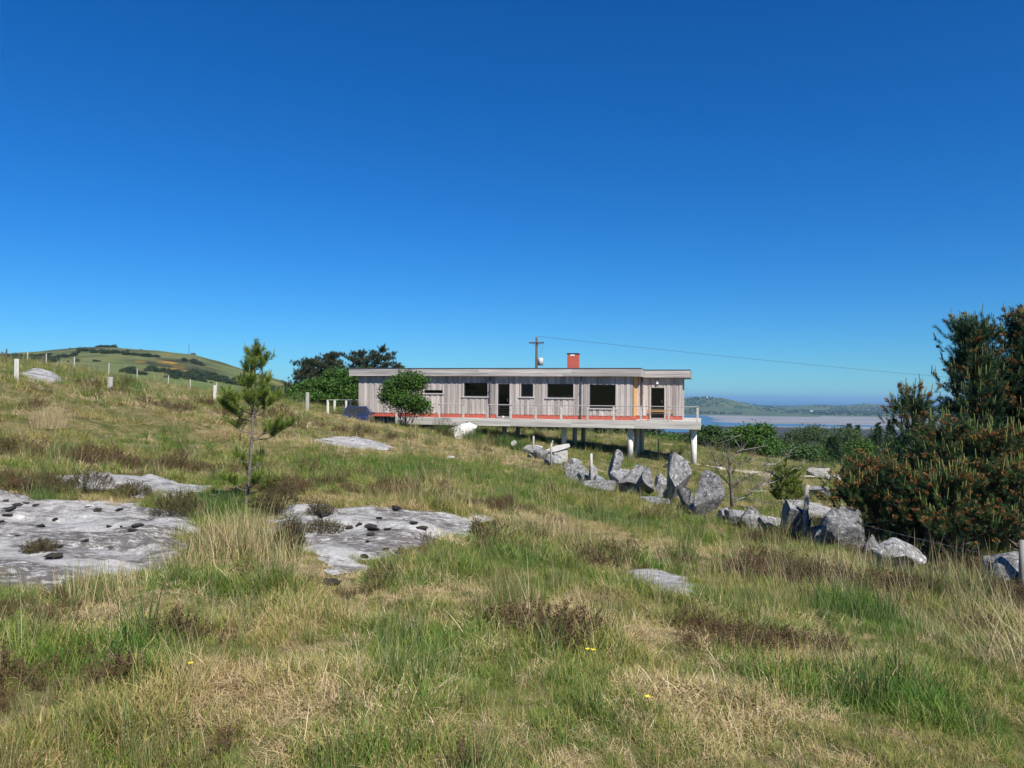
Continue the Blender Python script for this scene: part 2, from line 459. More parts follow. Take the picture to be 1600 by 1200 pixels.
# ------------------------------------------------------------------ bedrock slabs lying in the grass
SLAB_POLY = []      # world outlines, used to keep the grass off
def sd_poly(x, y, P):
    x = np.asarray(x, float); y = np.asarray(y, float)
    d = np.full(x.shape, 1e9); ins = np.zeros(x.shape, bool)
    n = len(P)
    for i in range(n):
        ax, ay = P[i]; bx, by = P[(i + 1) % n]
        ex, ey = bx - ax, by - ay
        t = np.clip(((x - ax) * ex + (y - ay) * ey) / (ex * ex + ey * ey + 1e-12), 0, 1)
        d = np.minimum(d, np.hypot(x - ax - t * ex, y - ay - t * ey))
        c = ((ay > y) != (by > y)) & (x < (bx - ax) * (y - ay) / (by - ay + 1e-12) + ax)
        ins ^= c
    return np.where(ins, d, -d)
def ground_hit(px, py):
    """first point of the ground along the sight line of a pixel"""
    v = ray(px, py); v = v / v.y
    ds = np.geomspace(2.5, 120, 700)
    zz = EYE + v.z * ds; hh = H(v.x * ds, ds)
    k = np.argmax(zz < hh)
    return v.x * ds[k], ds[k]
def edge_noise(x, y): return (fbm(x * 1.1, y * 1.5, 41, 4) - .5) * .9
SLAB_Z = []
def slab(name, outline, mat, res, label, rise=.03, rough=.026):
    P = [ground_hit(*p) for p in outline]
    SLAB_POLY.append(P)
    A = np.array(P); x0, y0 = A.min(0) - .3; x1, y1 = A.max(0) + .3
    nx, ny = int((x1 - x0) / res) + 2, int((y1 - y0) / res) + 2
    gx, gy = np.meshgrid(np.linspace(x0, x1, nx), np.linspace(y0, y1, ny))
    fx, fy = gx.ravel(), gy.ravel()
    def top(fx, fy):
        sd = sd_poly(fx, fy, P) + edge_noise(fx, fy)
        crack = np.abs(fbm(fx * .55 + 3, fy * 1.3, 61, 3) - .5)
        z = H(fx, fy) + rise * sstep(-.05, .12, sd) - .22 * (1 - sstep(-.22, .02, sd)) + (fbm(fx * 1.6, fy * 3.2, 51, 5) - .5) * rough * 2
        st = fbm(fx * .6, fy * 1.3, 71, 3) * 6
        step = np.floor(st) + sstep(.0, .12, st - np.floor(st))
        return np.maximum(z + .045 * sstep(.0, .4, sd) * (step - 3), H(fx, fy) + np.where(sd > .05, .018, -1)) - .03 * (1 - sstep(0, .012, crack)) * (sd > .1), sd
    SLAB_Z.append((P, top))
    z, sd = top(fx, fy)
    keep = sd > -.26
    idx = np.arange(nx * ny).reshape(ny, nx)
    q = np.stack([idx[:-1, :-1], idx[:-1, 1:], idx[1:, 1:], idx[1:, :-1]], -1).reshape(-1, 4)
    q = q[keep[q].all(1)]
    used = np.unique(q); remap = np.full(nx * ny, -1); remap[used] = np.arange(len(used))
    c = A.mean(0); cz = h1(*c)
    v = np.stack([fx, fy, z], 1)[used] - [c[0], c[1], cz]
    o = obj(name, mesh_np(name, v, remap[q], mat, True), None, (c[0], c[1], cz))
    return tag(o, label, 'rock', None, 'thing')
slab('rock_slab', [(-120, 775), (0, 766), (60, 776), (120, 786), (200, 789), (250, 795), (288, 812), (300, 840), (285, 870), (262, 893), (215, 905), (150, 915), (90, 925), (0, 932), (-140, 935)],
     M_SLAB, .05, 'broad whitish granite slab streaked with dark lichen at the left edge', .0)
slab('rock_slab', [(85, 745), (140, 738), (200, 741), (260, 750), (338, 760), (325, 772), (270, 779), (215, 776), (180, 766), (120, 760), (70, 752)],
     M_SLAB2, .06, 'smooth plain grey granite slab between heather banks, farther up on the left', .0)
slab('rock_slab', [(440, 797), (500, 788), (560, 794), (640, 800), (700, 806), (752, 812), (746, 838), (700, 858), (640, 872), (585, 895), (545, 918), (500, 922), (470, 905), (468, 880), (448, 856), (428, 830)],
     M_SLAB, .045, 'pale granite slab dotted with black moss cushions, right of the young pine', .0)
slab('rock_slab', [(985, 897), (1030, 892), (1075, 900), (1088, 920), (1080, 940), (1050, 938), (1015, 926), (985, 912)],
     M_SLAB2, .04, 'small grey granite slab alone in the grass in the right foreground', .0)
slab('rock_slab', [(488, 690), (520, 683), (560, 685), (600, 694), (618, 702), (590, 704), (540, 699), (500, 697)],
     M_SLAB2, .12, 'low pale rock back showing in the grass in front of the leafy bush', .05)
slab('rock_slab', [(38, 584), (52, 579), (75, 584), (98, 596), (75, 598), (45, 597)],
     M_SLAB2, .15, 'pale sloping rock face beside the white fence post on the left rise', .10)
slab('rock_slab', [(1225, 783), (1262, 783), (1290, 795), (1310, 810), (1275, 812), (1235, 806)],
     M_SLAB2, .08, 'flat grey slab behind the leaning fence post, next to the big pine', .05)

# ------------------------------------------------------------------ path behind the stones
def build_path():
    pts = [(1060, 726, 47), (1095, 733, 44.0), (1150, 741, 41.5), (1215, 746, 41), (1280, 749, 41.), (1345, 754, 40.5), (1420, 760, 40)]
    w = [at(*p) for p in pts]
    xs, ys = np.array([p.x for p in w]), np.array([p.y for p in w])
    t = np.linspace(0, len(w) - 1, 90)
    cx, cy = np.interp(t, range(len(w)), xs), np.interp(t, range(len(w)), ys)
    v, q = [], []
    for k in range(90):
        for s in range(7):
            o = (s / 6 - .5) * (1.3 + .5 * vnoise(np.array([k * .3]), np.array([s * 3.]), 3)[0])
            v.append((cx[k], cy[k] + o, 0))
    v = np.array(v); v[:, 2] = H(v[:, 0], v[:, 1]) + .05
    for k in range(89):
        for s in range(6):
            q.append((k * 7 + s, (k + 1) * 7 + s, (k + 1) * 7 + s + 1, k * 7 + s + 1))
    m = simple('path_gravel', (.50, .45, .37), .95, 0, .25, 3, .4, 30)
    return tag(obj('path', mesh_np('path', v, np.array(q), m, True)), kind='structure')
build_path()

# ------------------------------------------------------------------ boulders and wall stones
def rock_mesh(name, seed, dims, cuts=15, sub=4, noise=.06, mat=None, top_flat=0):
    """a stone: a sphere cut by random planes into faces and edges, then roughened"""
    g = np.random.default_rng(seed)
    import bmesh
    bm = bmesh.new(); bmesh.ops.create_icosphere(bm, subdivisions=sub, radius=1.0)
    v = np.array([p.co[:] for p in bm.verts]); f = np.array([[q.index for q in p.verts] for p in bm.faces]); bm.free()
    for k in range(cuts):
        n = g.normal(size=3); n /= np.linalg.norm(n)
        d = g.uniform(.26, .60)
        s = v @ n
        v = v - np.outer(np.maximum(s - d, 0), n)
    e = np.concatenate([f[:, [0, 1]], f[:, [1, 2]], f[:, [2, 0]]]); deg = np.bincount(e[:, 0], minlength=len(v))[:, None]
    for k in range(1):                       # weather the edges
        acc_ = np.zeros_like(v); np.add.at(acc_, e[:, 0], v[e[:, 1]]); v = v * .5 + .5 * acc_ / deg
    v = v / np.abs(v).max(0)
    a = fbm(v[:, 0] * 2.2 + seed, v[:, 1] * 2.2 + v[:, 2] * 1.7, seed, 5) - .5
    b = fbm(v[:, 2] * 6 + seed, v[:, 0] * 5 - v[:, 1] * 6, seed + 3, 4) - .5
    v = v * (1 + noise * 2.2 * a + noise * 1.1 * b)[:, None]
    v = v * (np.array(dims) / 2)
    return mesh_np(name, v, f, mat, False)
STONE_FOOT = []
def stone(px, py, d, w, h, label, seed, tilt=0, depth=.8, cuts=13, mat=None, group=None, lift=0.0, yaw=0.0, lean=0.0, cat='rock', noise=.06, sub=4, sink=.12, name='wall_stone'):
    p = on_ground(px, py, d)
    W, Hh = w / 1200. * d, h / 1200. * d
    D = max(W, min(Hh, W * 1.6)) * depth
    me = rock_mesh(name, seed, (W * 1.34, D * 1.2, Hh * (1 + sink) * 1.22), cuts, sub, noise, mat or M_STONE)
    o = obj(name, me, None, (p.x, p.y, p.z + Hh * (.5 - sink * .2) + lift + min(.04, .10 * Hh)), (R(lean), R(tilt), R(yaw)))
    STONE_FOOT.append((p.x, p.y, max(W, D) * .5))
    return tag(o, label, cat, group)
G_WALL = 'stones of the tumbled dry wall'
stone(836, 709, 38, 19, 17, 'rounded grey stone at the far end of the tumbled wall', 11, group=G_WALL)
stone(848, 720, 36.5, 24, 15, 'cracked flat-topped stone under the rounded far end stone', 12, group=G_WALL)
stone(829, 722, 36.5, 9, 7, 'tiny pale stone left of the far end of the wall', 13, group=G_WALL)
stone(870, 724, 34.5, 24, 15, 'low pale stone right of the far fence post', 14, group=G_WALL)
stone(886, 729, 33, 14, 11, 'small low stone in the middle of the far wall stretch', 15, group=G_WALL)
stone(901, 733, 31.5, 19, 20, 'knobbly grey stone standing highest in the far wall stretch', 16, group=G_WALL)
stone(914, 740, 29.5, 28, 17, 'broad pale stone below the knobbly one', 17, group=G_WALL)
stone(906, 758, 27, 34, 19, 'round-backed pale stone left of the thin fence post', 18, group=G_WALL)
stone(924, 757, 26.6, 16, 30, 'narrow upright grey stone touching the thin fence post', 19, group=G_WALL)
stone(957, 772, 23.6, 20, 58, 'tall narrow slab leaning at the left of the stacked pair', 20, tilt=6, cuts=13, group=G_WALL, depth=.6)
stone(988, 775, 23.2, 42, 40, 'squat dark stone carrying the tilted block', 21, group=G_WALL)
stone(981, 740, 23.2, 44, 27, 'tilted angular block lying on top of the squat stone', 22, tilt=24, group=G_WALL, lift=.10, cuts=11)
stone(1012, 782, 22.4, 24, 40, 'pale wedge-shaped stone pointing down right of the stacked pair', 23, tilt=-8, group=G_WALL, cuts=11)
stone(1031, 782, 22.2, 17, 47, 'slim upright stone between the pale wedge and the tall standing stone', 24, tilt=5, group=G_WALL, depth=.6)
stone(1052, 795, 20.6, 42, 66, 'tall standing stone with dark vertical stripes', 225, tilt=5, group=G_WALL, depth=.6, cuts=8)
stone(1076, 803, 20.0, 26, 31, 'small dark stone at the foot of the two standing stones', 26, group=G_WALL)
stone(1108, 810, 19.0, 42, 62, 'broad standing stone with rounded top beside the dead tree', 227, tilt=-5, group=G_WALL, depth=.55, cuts=8)
stone(1146, 827, 17.8, 50, 27, 'low long stone right of the broad standing stone', 28, tilt=10, group=G_WALL)
stone(1193, 828, 16.9, 54, 38, 'chunky grey stone behind the dark-sided leaning one', 29, group=G_WALL)
stone(1205, 850, 16.3, 32, 28, 'pale lower stone wedged under the chunky grey one', 30, group=G_WALL)
stone(1236, 853, 15.9, 44, 64, 'leaning stone with a dark left side just left of the fence post', 31, tilt=-14, group=G_WALL, depth=.7, cuts=13)
stone(1287, 838, 15.6, 44, 24, 'rounded pale stone just right of the leaning fence post', 32, group=G_WALL, cuts=12)
stone(1282, 859, 15.0, 30, 24, 'small pale stone under the rounded one by the post', 33, group=G_WALL, cuts=12)
stone(1328, 865, 14.2, 72, 62, 'peaked stone with white lichen top in front of the big pine', 34, tilt=12, group=G_WALL, cuts=13)
stone(1394, 900, 12.7, 98, 56, 'large lying block with dark front, nearest of the wall stones', 35, tilt=10, group=G_WALL, cuts=13)
stone(1572, 912, 11.0, 52, 62, 'slanting grey stone at the right edge beside the last post', 36, tilt=28, group=G_WALL, cuts=13)
stone(948, 783, 23.0, 62, 14, 'flat stone lying in the grass before the stacked pair', 37, tilt=8, group=G_WALL, sink=.4)
stone(1030, 797, 20.8, 50, 10, 'flat buried stone in front of the slim upright stone', 38, tilt=6, group=G_WALL, sink=.5)
for k, (px, py, d, w_, h_, lab) in enumerate([(1000, 786, 22.6, 20, 16, 'small filler stone at the right foot of the squat stone'), (1040, 795, 21.2, 18, 18, 'little stone tucked under the slim upright stone'),
        (1084, 812, 19.5, 22, 16, 'low stone lying before the two standing stones'), (1130, 822, 18.4, 26, 22, 'stone leaning on the right side of the broad standing stone'),
        (1165, 830, 17.5, 30, 26, 'blocky stone between the low long one and the chunky grey one'), (1176, 842, 17.0, 26, 16, 'small stone in front of the blocky one'),
        (1218, 856, 16.2, 24, 20, 'small stone at the left foot of the dark-sided leaning one'), (1262, 858, 15.4, 26, 22, 'stone jammed against the foot of the leaning fence post'),
        (1303, 866, 14.8, 30, 26, 'small stone between the post and the peaked stone'), (1358, 882, 13.7, 36, 30, 'stone wedged between the peaked stone and the large lying block'),
        (938, 768, 25.0, 26, 20, 'rough stone between the thin post and the tall narrow slab'), (893, 742, 30.5, 18, 12, 'small stone below the middle of the far wall stretch'),
        (860, 730, 34.0, 16, 12, 'small stone at the foot of the far fence post')]):
    stone(px, py, d, w_, h_, lab, 140 + k, tilt=(k * 37) % 30 - 15, group=G_WALL, yaw=k * 50)
# pale boulders round the house
stone(873, 707, 38.5, 38, 23, 'white square-shouldered boulder under the house', 41, mat=M_PALE, name='boulder')
stone(832, 702, 40, 24, 20, 'white rounded boulder left of the square one under the house', 42, mat=M_PALE, name='boulder', cuts=12)
stone(801, 692, 41.5, 10, 11, 'small white boulder peeping out between green tussocks', 43, mat=M_PALE, name='boulder')
stone(727, 684, 44.2, 40, 30, 'big pale boulder holding up the deck by the step gap', 44, mat=M_PALE, name='boulder', depth=.6)
stone(1048, 730, 39, 40, 17, 'rounded white boulder below the deck near the right column', 45, mat=M_PALE, name='boulder', cuts=12)
stone(1066, 727, 38.6, 26, 13, 'dark grey boulder against the white one near the right column', 46, name='boulder')
stone(1284, 749, 40, 42, 16, 'pale boulder beside the path left of the big pine', 47, mat=M_PALE, name='boulder', cuts=12)
stone(1310, 752, 39.5, 22, 11, 'small cream boulder at the path edge touching the pine', 48, mat=M_PALE, name='boulder')
stone(1283, 775, 28, 64, 13, 'long low rock with a dark end behind the leaning post', 49, tilt=11, name='boulder', sink=.3)
stone(145, 604, 30, 9, 6, 'small white stone on the left rise between the fence posts', 50, mat=M_PALE, name='boulder')
stone(704, 719, 27.5, 12, 5, 'little pale stone half lost in the straw-coloured grass', 51, mat=M_PALE, name='boulder')

# ================================================================== THE HOUSE
def wood(name, base, streak=.35, rough=.85, var=.25, axis='Z'):
    m, nt, nd, lk, bs = newmat(name)
    tc = N(nd, 'ShaderNodeTexCoord'); oi = N(nd, 'ShaderNodeObjectInfo')
    mp = N(nd, 'ShaderNodeMapping'); mp.inputs['Scale'].default_value = (14, 14, 1.1) if axis == 'Z' else (.35, 16, 16)
    off = N(nd, 'ShaderNodeVectorMath', operation='ADD')
    mu = N(nd, 'ShaderNodeMath', operation='MULTIPLY'); mu.inputs[1].default_value = 53.
    lk.new(oi.outputs['Random'], mu.inputs[0]); lk.new(tc.outputs['Object'], off.inputs[0]); lk.new(mu.outputs[0], off.inputs[1])
    lk.new(off.outputs[0], mp.inputs['Vector'])
    n = N(nd, 'ShaderNodeTexNoise', i_Scale=1.0, i_Detail=7., i_Roughness=.65); lk.new(mp.outputs[0], n.inputs['Vector'])
    b = np.array(base)
    rp = ramp(nd, [(.3, tuple(b * (1 - streak))), (.52, tuple(b)), (.72, tuple(np.minimum(b * (1 + streak), .95)))])
    lk.new(n.outputs['Fac'], rp.inputs[0])
    hv = N(nd, 'ShaderNodeHueSaturation')
    vr = N(nd, 'ShaderNodeMapRange'); vr.inputs['To Min'].default_value = 1 - var; vr.inputs['To Max'].default_value = 1 + var
    lk.new(oi.outputs['Random'], vr.inputs['Value']); lk.new(vr.outputs[0], hv.inputs['Value']); lk.new(rp.outputs[0], hv.inputs['Color'])
    lk.new(hv.outputs[0], bs.inputs['Base Color'])
    bs.inputs['Roughness'].default_value = rough
    bp = N(nd, 'ShaderNodeBump', i_Strength=.4, i_Distance=.01); lk.new(n.outputs['Fac'], bp.inputs['Height']); lk.new(bp.outputs[0], bs.inputs['Normal'])
    return m
M_CLAD = wood('weathered_cladding', (.37, .325, .295), .42, .9, .30)
M_FRESH = wood('unweathered_cedar', (.50, .29, .12), .25, .8, .08)
M_FASCIA = wood('weathered_fascia', (.36, .33, .305), .6, .9, .2, 'X')
M_DECKW = wood('weathered_deck', (.43, .405, .365), .4, .9, .16, 'X')
M_POSTG = wood('old_grey_post', (.32, .29, .25), .35, .9, .12)
M_POST = wood('weathered_post', (.40, .38, .34), .3, .9, .12)
M_TRIM = simple('window_trim', (.40, .365, .34), .8, 0, .15, 10)
M_RED = simple('red_oxide_render', (.42, .085, .055), .85, 0, .14, 5, .2, 60)
M_CONC = simple('painted_concrete', (.62, .60, .54), .85, 0, .08, 4, .25, 40)
M_FELT = simple('roof_felt', (.035, .042, .055), .7, 0, .2, 3)
M_DARKFRAME = simple('dark_frame', (.02, .021, .025), .5, 0, .15, 8)
M_PIPE = simple('grey_downpipe', (.07, .075, .085), .5, 0, .12, 6)
M_STEEL = simple('rail_metal', (.20, .20, .20), .45, .6, .12, 10)
M_RAIL = wood('handrail_wood', (.34, .32, .29), .25, .8, .08, 'X')
M_WHITE = simple('white_item', (.75, .74, .70), .6, 0, .06, 10)
M_ROOM = simple('room_wall', (.16, .15, .14), .9, 0, .1, 2)
M_BENCH = wood('bench_wood', (.40, .24, .11), .25, .7, .08, 'X')
def glass_mat():
    m, nt, nd, lk, bs = newmat('window_glass')
    tr = N(nd, 'ShaderNodeBsdfTransparent'); tr.inputs[0].default_value = (.42, .46, .47, 1)
    gl = N(nd, 'ShaderNodeBsdfGlossy'); gl.inputs['Roughness'].default_value = .02; gl.inputs['Color'].default_value = (.9, .93, .95, 1)
    fr = N(nd, 'ShaderNodeFresnel'); fr.inputs['IOR'].default_value = 1.52
    mx = N(nd, 'ShaderNodeMixShader'); lk.new(fr.outputs[0], mx.inputs[0]); lk.new(tr.outputs[0], mx.inputs[1]); lk.new(gl.outputs[0], mx.inputs[2])
    lk.new(mx.outputs[0], nd['Material Output'].inputs['Surface'])
    return m
M_GLASS = glass_mat()

PA, PB = at(561, 620, 50.2), at(1066, 620, 45.2)
HDIR = Vector((PB.x - PA.x, PB.y - PA.y, 0)).normalized()
HNRM = Vector((-HDIR.y, HDIR.x, 0))              # points away from the camera
HROT = math.atan2(HDIR.y, HDIR.x)
HORG = Vector((PA.x, PA.y, 0))
def hu(px, v=0.0, py=620):
    """distance along the facade at depth v behind it, for a pixel column"""
    d = ray(px, py); d2 = Vector((d.x, d.y, 0)); o = HORG + HNRM * v
    # o + HDIR*u = t*d2
    det = HDIR.x * (-d2.y) + d2.x * HDIR.y
    u = (-o.x * (-d2.y) - d2.x * o.y) / det
    return u
def hz(px, py, v=0.0):
    u = hu(px, v, py); p = HORG + HNRM * v + HDIR * u
    r_ = ray(px, py); return EYE + r_.z / r_.y * p.y
DECK, SOFFIT, ROOF = .22, 2.86, 3.32
FLOOR = DECK + .04
BACK = 7.6
SET = 2.4                                        # set-back of the end room
U1 = hu(989); U2 = hu(1066, SET)
house = empty('house', (HORG.x, HORG.y, 0), HROT)
tag(house, 'long low timber-clad bungalow on concrete columns with flat roof', 'house')
CLB = .46                                        # top of the red base / bottom of the boards

def openings(lst, v):
    out = []
    for px0, px1, py0, py1 in lst:
        u0, u1 = hu(px0, v), hu(px1, v)
        out.append((u0, u1, hz((px0 + px1) / 2, py1, v), hz((px0 + px1) / 2, py0, v)))
    return out
MAIN_OPEN = openings([(663, 692, 609.5, 614.5), (725, 762, 598, 619.5), (778, 796.5, 600, 648), (814, 833, 600, 620), (855, 896, 600, 621.5), (921, 962, 601, 638)], 0)
END_OPEN = openings([(1017, 1038, 606, 655)], SET)
MAIN_OPEN[2] = (*MAIN_OPEN[2][:2], FLOOR + .06, MAIN_OPEN[2][3])
END_OPEN[0] = (*END_OPEN[0][:2], FLOOR + .05, END_OPEN[0][3])

def clad_wall(name, u0, u1, v, opens, mat, board=.185, axis='u', start=0):
    """backing wall with openings, cladding boards one by one, and a red base strip. axis 'u': runs along the facade, 'v': runs back"""
    mb = MB()
    xs = sorted(set([u0, u1] + [e for o in opens for e in o[:2]]))
    def B(m, a, b, t0, t1, z0, z1, bev=0.):
        if axis == 'u': m.box(a, b, v + t0, v + t1, z0, z1, bev)
        else: m.box(v - t1, v - t0, a, b, z0, z1, bev)
    for a, b in zip(xs[:-1], xs[1:]):
        segs = [(DECK + .002, SOFFIT - .003)]
        for o in opens:
            if o[0] <= a + 1e-6 and o[1] >= b - 1e-6:
                segs = [s for (z0, z1) in segs for s in ((z0, min(z1, o[2])), (max(z0, o[3]), z1)) if s[1] - s[0] > .02]
        for z0, z1 in segs: B(mb, a, b, .0, .16, z0, z1)
    wall = mb.build(name, M_ROOM, house)
    n = max(1, int(round((u1 - u0) / board))); edges = list(np.linspace(u0, u1, n + 1))
    for o in opens: edges += [o[0], o[1]]
    edges = sorted(edges); e2 = [edges[0]]
    for e in edges[1:]:
        if e - e2[-1] > .012: e2.append(e)
    e2[-1] = u1
    meshes = {}
    k = 0
    for a, b in zip(e2[:-1], e2[1:]):
        c = (a + b) / 2; segs = [(CLB + random.uniform(-.012, .012), SOFFIT - .006)]
        for o in opens:
            if o[0] - 1e-3 < c < o[1] + 1e-3:
                segs = [s for (z0, z1) in segs for s in ((z0, min(z1, o[2])), (max(z0, o[3]), z1)) if s[1] - s[0] > .03]
        k += 1
        proud = .022 if k % 2 else .0
        for z0, z1 in segs:
            w = b - a + (.022 if k % 2 else -.012)
            key = (round(w, 3), k % 2)
            if key not in meshes:
                mm = MB(); mm.box(-w / 2, w / 2, -.022, 0, 0, 1, .004); meshes[key] = mm.mesh('cladding_board', mat)
            if axis == 'u':
                obj('cladding_board', meshes[key], wall, (c, v - .004 - proud, z0), (0, 0, 0), (1, 1, z1 - z0))
            else:
                obj('cladding_board', meshes[key], wall, (v + .004 + proud, c, z0), (0, 0, R(90)), (1, 1, z1 - z0))
    base = MB()
    door = [o for o in opens if o[2] < CLB]
    cuts = sorted([u0] + [e for o in door for e in o[:2]] + [u1])
    for a, b in zip(cuts[::2], cuts[1::2]): B(base, a, b, -.018, -.002, DECK + .005, CLB + .05)
    base.build('red_base', M_RED, house)
    return wall
wall = clad_wall('wall', 0, U1, 0, MAIN_OPEN, M_CLAD)
clad_wall('wall', U1 + .02, U2, SET, END_OPEN, M_CLAD)
clad_wall('wall', .02, SET - .05, U1, [], M_FRESH, axis='v')
# plain outer walls at the sides and the back
mb = MB(); mb.box(0, .16, .162, BACK, DECK + .002, SOFFIT - .003); mb.build('wall', M_CLAD, house)
mb = MB(); mb.box(U2 - .16, U2, SET + .162, BACK, DECK + .002, SOFFIT - .003); mb.build('wall', M_CLAD, house)
mb = MB(); mb.box(.162, U2 - .162, BACK - .16, BACK, DECK + .002, SOFFIT - .003); mb.build('wall', M_CLAD, house)
mb = MB(); mb.box(.2, U2 - .2, 3.0, 3.12, DECK + .01, SOFFIT - .01); mb.build('partition', M_ROOM, house)

def window(o, v, sill=True, frame=.06, bars=(), door=False):
    u0, u1, z0, z1 = o
    f = MB()
    for a in ((u0, u0 + frame, z0, z1), (u1 - frame, u1, z0, z1), (u0 + frame, u1 - frame, z0, z0 + frame), (u0 + frame, u1 - frame, z1 - frame, z1)):
        f.box(a[0], a[1], v + .02, v + .09, a[2], a[3], .006)
    for b in bars: f.box(u0 + frame, u1 - frame, v + .03, v + .08, z0 + (z1 - z0) * b - .03, z0 + (z1 - z0) * b + .03)
    w = f.build('door' if door else 'window', M_DARKFRAME, house)
    MB().box(u0 + frame - .01, u1 - frame + .01, v + .052, v + .060, z0 + frame - .01, z1 - frame + .01).build('pane', M_GLASS, w)
    t = MB()
    for a in ((u0 - .07, u0 - .002, z0 - .02, z1 + .05), (u1 + .002, u1 + .07, z0 - .02, z1 + .05)):
        t.box(a[0], a[1], v - .058, v + .018, a[2], a[3], .006)
    t.build('frame', M_TRIM, w)
    if sill: MB().box(u0 - .14, u1 + .10, v - .10, v + .018, z0 - .075, z0 - .004, .008).build('sill', M_TRIM, w)
    if door:
        MB().box(u1 - frame - .10, u1 - frame - .07, v - .03, v + .018, z0 + .95, z0 + 1.12, .005).build('handle', M_STEEL, w)
        MB().box(u0 - .05, u1 + .05, v - .09, v + .018, z0 - .055, z0 - .003, .006).build('threshold', M_TRIM, w)
    return w
for i, o in enumerate(MAIN_OPEN):
    window(o, 0, sill=(i != 2), door=(i == 2), frame=.035 if i == 0 else .06, bars=(.33,) if i == 2 else ())
window(END_OPEN[0], SET, sill=False, door=True, bars=(.32,))
# a window board and blue sheet that paints the reflection in the small window
o = MAIN_OPEN[3]
MB().box(o[0] + .06, o[1] - .06, .068, .074, o[2] + .06, o[3] - .06).build('reflection_sheet', simple('blue_reflection', (.28, .50, .95), .8, 0, .1, 4), house)

# roof
def roof_part(u0, u1, v0, v1, zt):
    r_ = MB().box(u0, u1, v0 + .03, v1, SOFFIT, zt - .05).build('roof', M_FASCIA, house)
    MB().box(u0 - .02, u1 + .02, v0 - .02, v1 + .02, zt - .048, zt + .02, .01).build('roof_edge', M_FELT, r_)
    z0, z1 = SOFFIT - .03, zt - .055; zm = z0 + (z1 - z0) * .42
    L = u1 - u0; n = max(1, int(round(L / 4.6))); e = np.linspace(u0, u1, n + 1)
    for a, b in zip(e[:-1], e[1:]):
        MB().box(a + .002, b - .002, v0 - .004, v0 + .026, z0, zm - .004, .004).build('fascia_board', M_FASCIA, r_)
        s = random.uniform(-.9, .9)
    e2 = [u0] + [x + random.uniform(-.8, .8) for x in e[1:-1]] + [u1]
    for a, b in zip(e2[:-1], e2[1:]):
        MB().box(a + .002, b - .002, v0 - .012, v0 + .026, zm, z1, .004).build('fascia_board', M_FASCIA, r_)
    for uu in (u0 - .028, u1 - .002):
        MB().box(uu, uu + .03, v0 + .03, v1, z0, z1).build('fascia_board', M_FASCIA, r_)
    return r_
OV = .34
UR = hu(1001, -OV)
roof_part(-.56, UR, -OV, BACK + .4, ROOF)
roof_part(UR + .035, hu(1078, SET - OV), SET - OV, BACK + .4, ROOF - .012)
# chimney on the roof
cu0, cu1 = hu(887, 2.5), hu(903.5, 2.5)
ch = MB().box(cu0, cu1, 2.2, 2.2 + .7, ROOF - .05, hz(895, 553, 2.2)).build('chimney', M_RED, house)
zc = hz(895, 553, 2.2)
MB().box(cu0 - .03, cu1 + .03, 2.17, 2.93, zc + .002, zc + .05).build('chimney_cap', M_DARKFRAME, ch)
MB().box(cu0 + .2, cu1 - .2, 2.192, 2.197, zc - .12, zc - .04).build('vent', M_WHITE, ch)
# downpipes
for px, v in ((766, 0), (908, 0), (1003.5, SET)):
    u = hu(px, v); m_ = MB(); m_.tube([(u, v - .10, SOFFIT - .02), (u, v - .10, FLOOR + .02)], .045, 10)
    m_.box(u - .07, u + .07, v - .16, v - .03, SOFFIT - .14, SOFFIT - .03, .01)
    p_ = m_.build('downpipe', M_PIPE, house)
    for zz in (.8, 1.9):
        MB().box(u - .06, u + .06, v - .16, v - .05, zz, zz + .04).build('pipe_bracket', M_PIPE, p_)
# lamp over the end door
u = hu(1027, SET); MB().box(u - .07, u + .07, SET - .16, SET - .03, 2.42, 2.66, .02).build('wall_lamp', M_WHITE, house)

# deck: slab under the whole house, edge boards, deck boards
DV = -1.35
DU0, DU1 = hu(618, DV), hu(1095, DV)
MB().box(DU0 + .05, DU1 - .05, DV + .04, BACK, DECK - .40, DECK - .035).build('deck_slab', M_CONC, house)
e = np.linspace(DU0, DU1, 6)
for a, b in zip(e[:-1], e[1:]):
    MB().box(a + .002, b - .002, DV, DV + .036, DECK - .20, DECK + .0, .004).build('deck_edge_board', M_DECKW, house)
    s = random.uniform(.3, .9)
    MB().box(a + .002, b - .002, DV + .006, DV + .036, DECK - .43, DECK - .204, .004).build('deck_edge_board', M_DECKW, house)
for zz0, zz1 in ((DECK - .20, DECK), (DECK - .43, DECK - .204)):
    MB().box(DU1 - .046, DU1 - .002, DV + .04, BACK, zz0, zz1).build('deck_edge_board', M_DECKW, house)
nb = 9
for k in range(nb):
    a = DV + .04 + k * (-DV - .07) / nb
    MB().box(DU0, DU1 - .05, a + .004, a + (-DV - .07) / nb - .004, DECK - .03, DECK + .004 + random.uniform(0, .003)).build('deck_board', M_DECKW, house)
for k in range(12):
    a = SET - .1 - k * .19
    if a - .19 < 0: break
    MB().box(U1 + .1, DU1 - .05, a - .186, a - .004, DECK - .03, DECK + .004).build('deck_board', M_DECKW, house)
MB().box(U2 + .03, DU1 - .05, SET - .1, BACK - .02, DECK - .03, DECK + .003).build('deck_board', M_DECKW, house)
# columns
def ground_local(u, v):
    p = HORG + HDIR * u + HNRM * v; return h1(p.x, p.y)
for px, v, r_ in ((985, -.75, .16), (1084, -.75, .17), (881, -.3, .15), (995, 2.6, .17), (1002.5, 5.6, .17), (898, 2.4, .15), (911.5, 4.6, .15), (788, 1.2, .15), (809, 2.6, .14)):
    u = hu(px, v, 690); g_ = ground_local(u, v)
    MB().tube([(u, v, g_ - .3), (u, v, DECK - .42)], r_, 20).build('column', M_CONC, house, True)
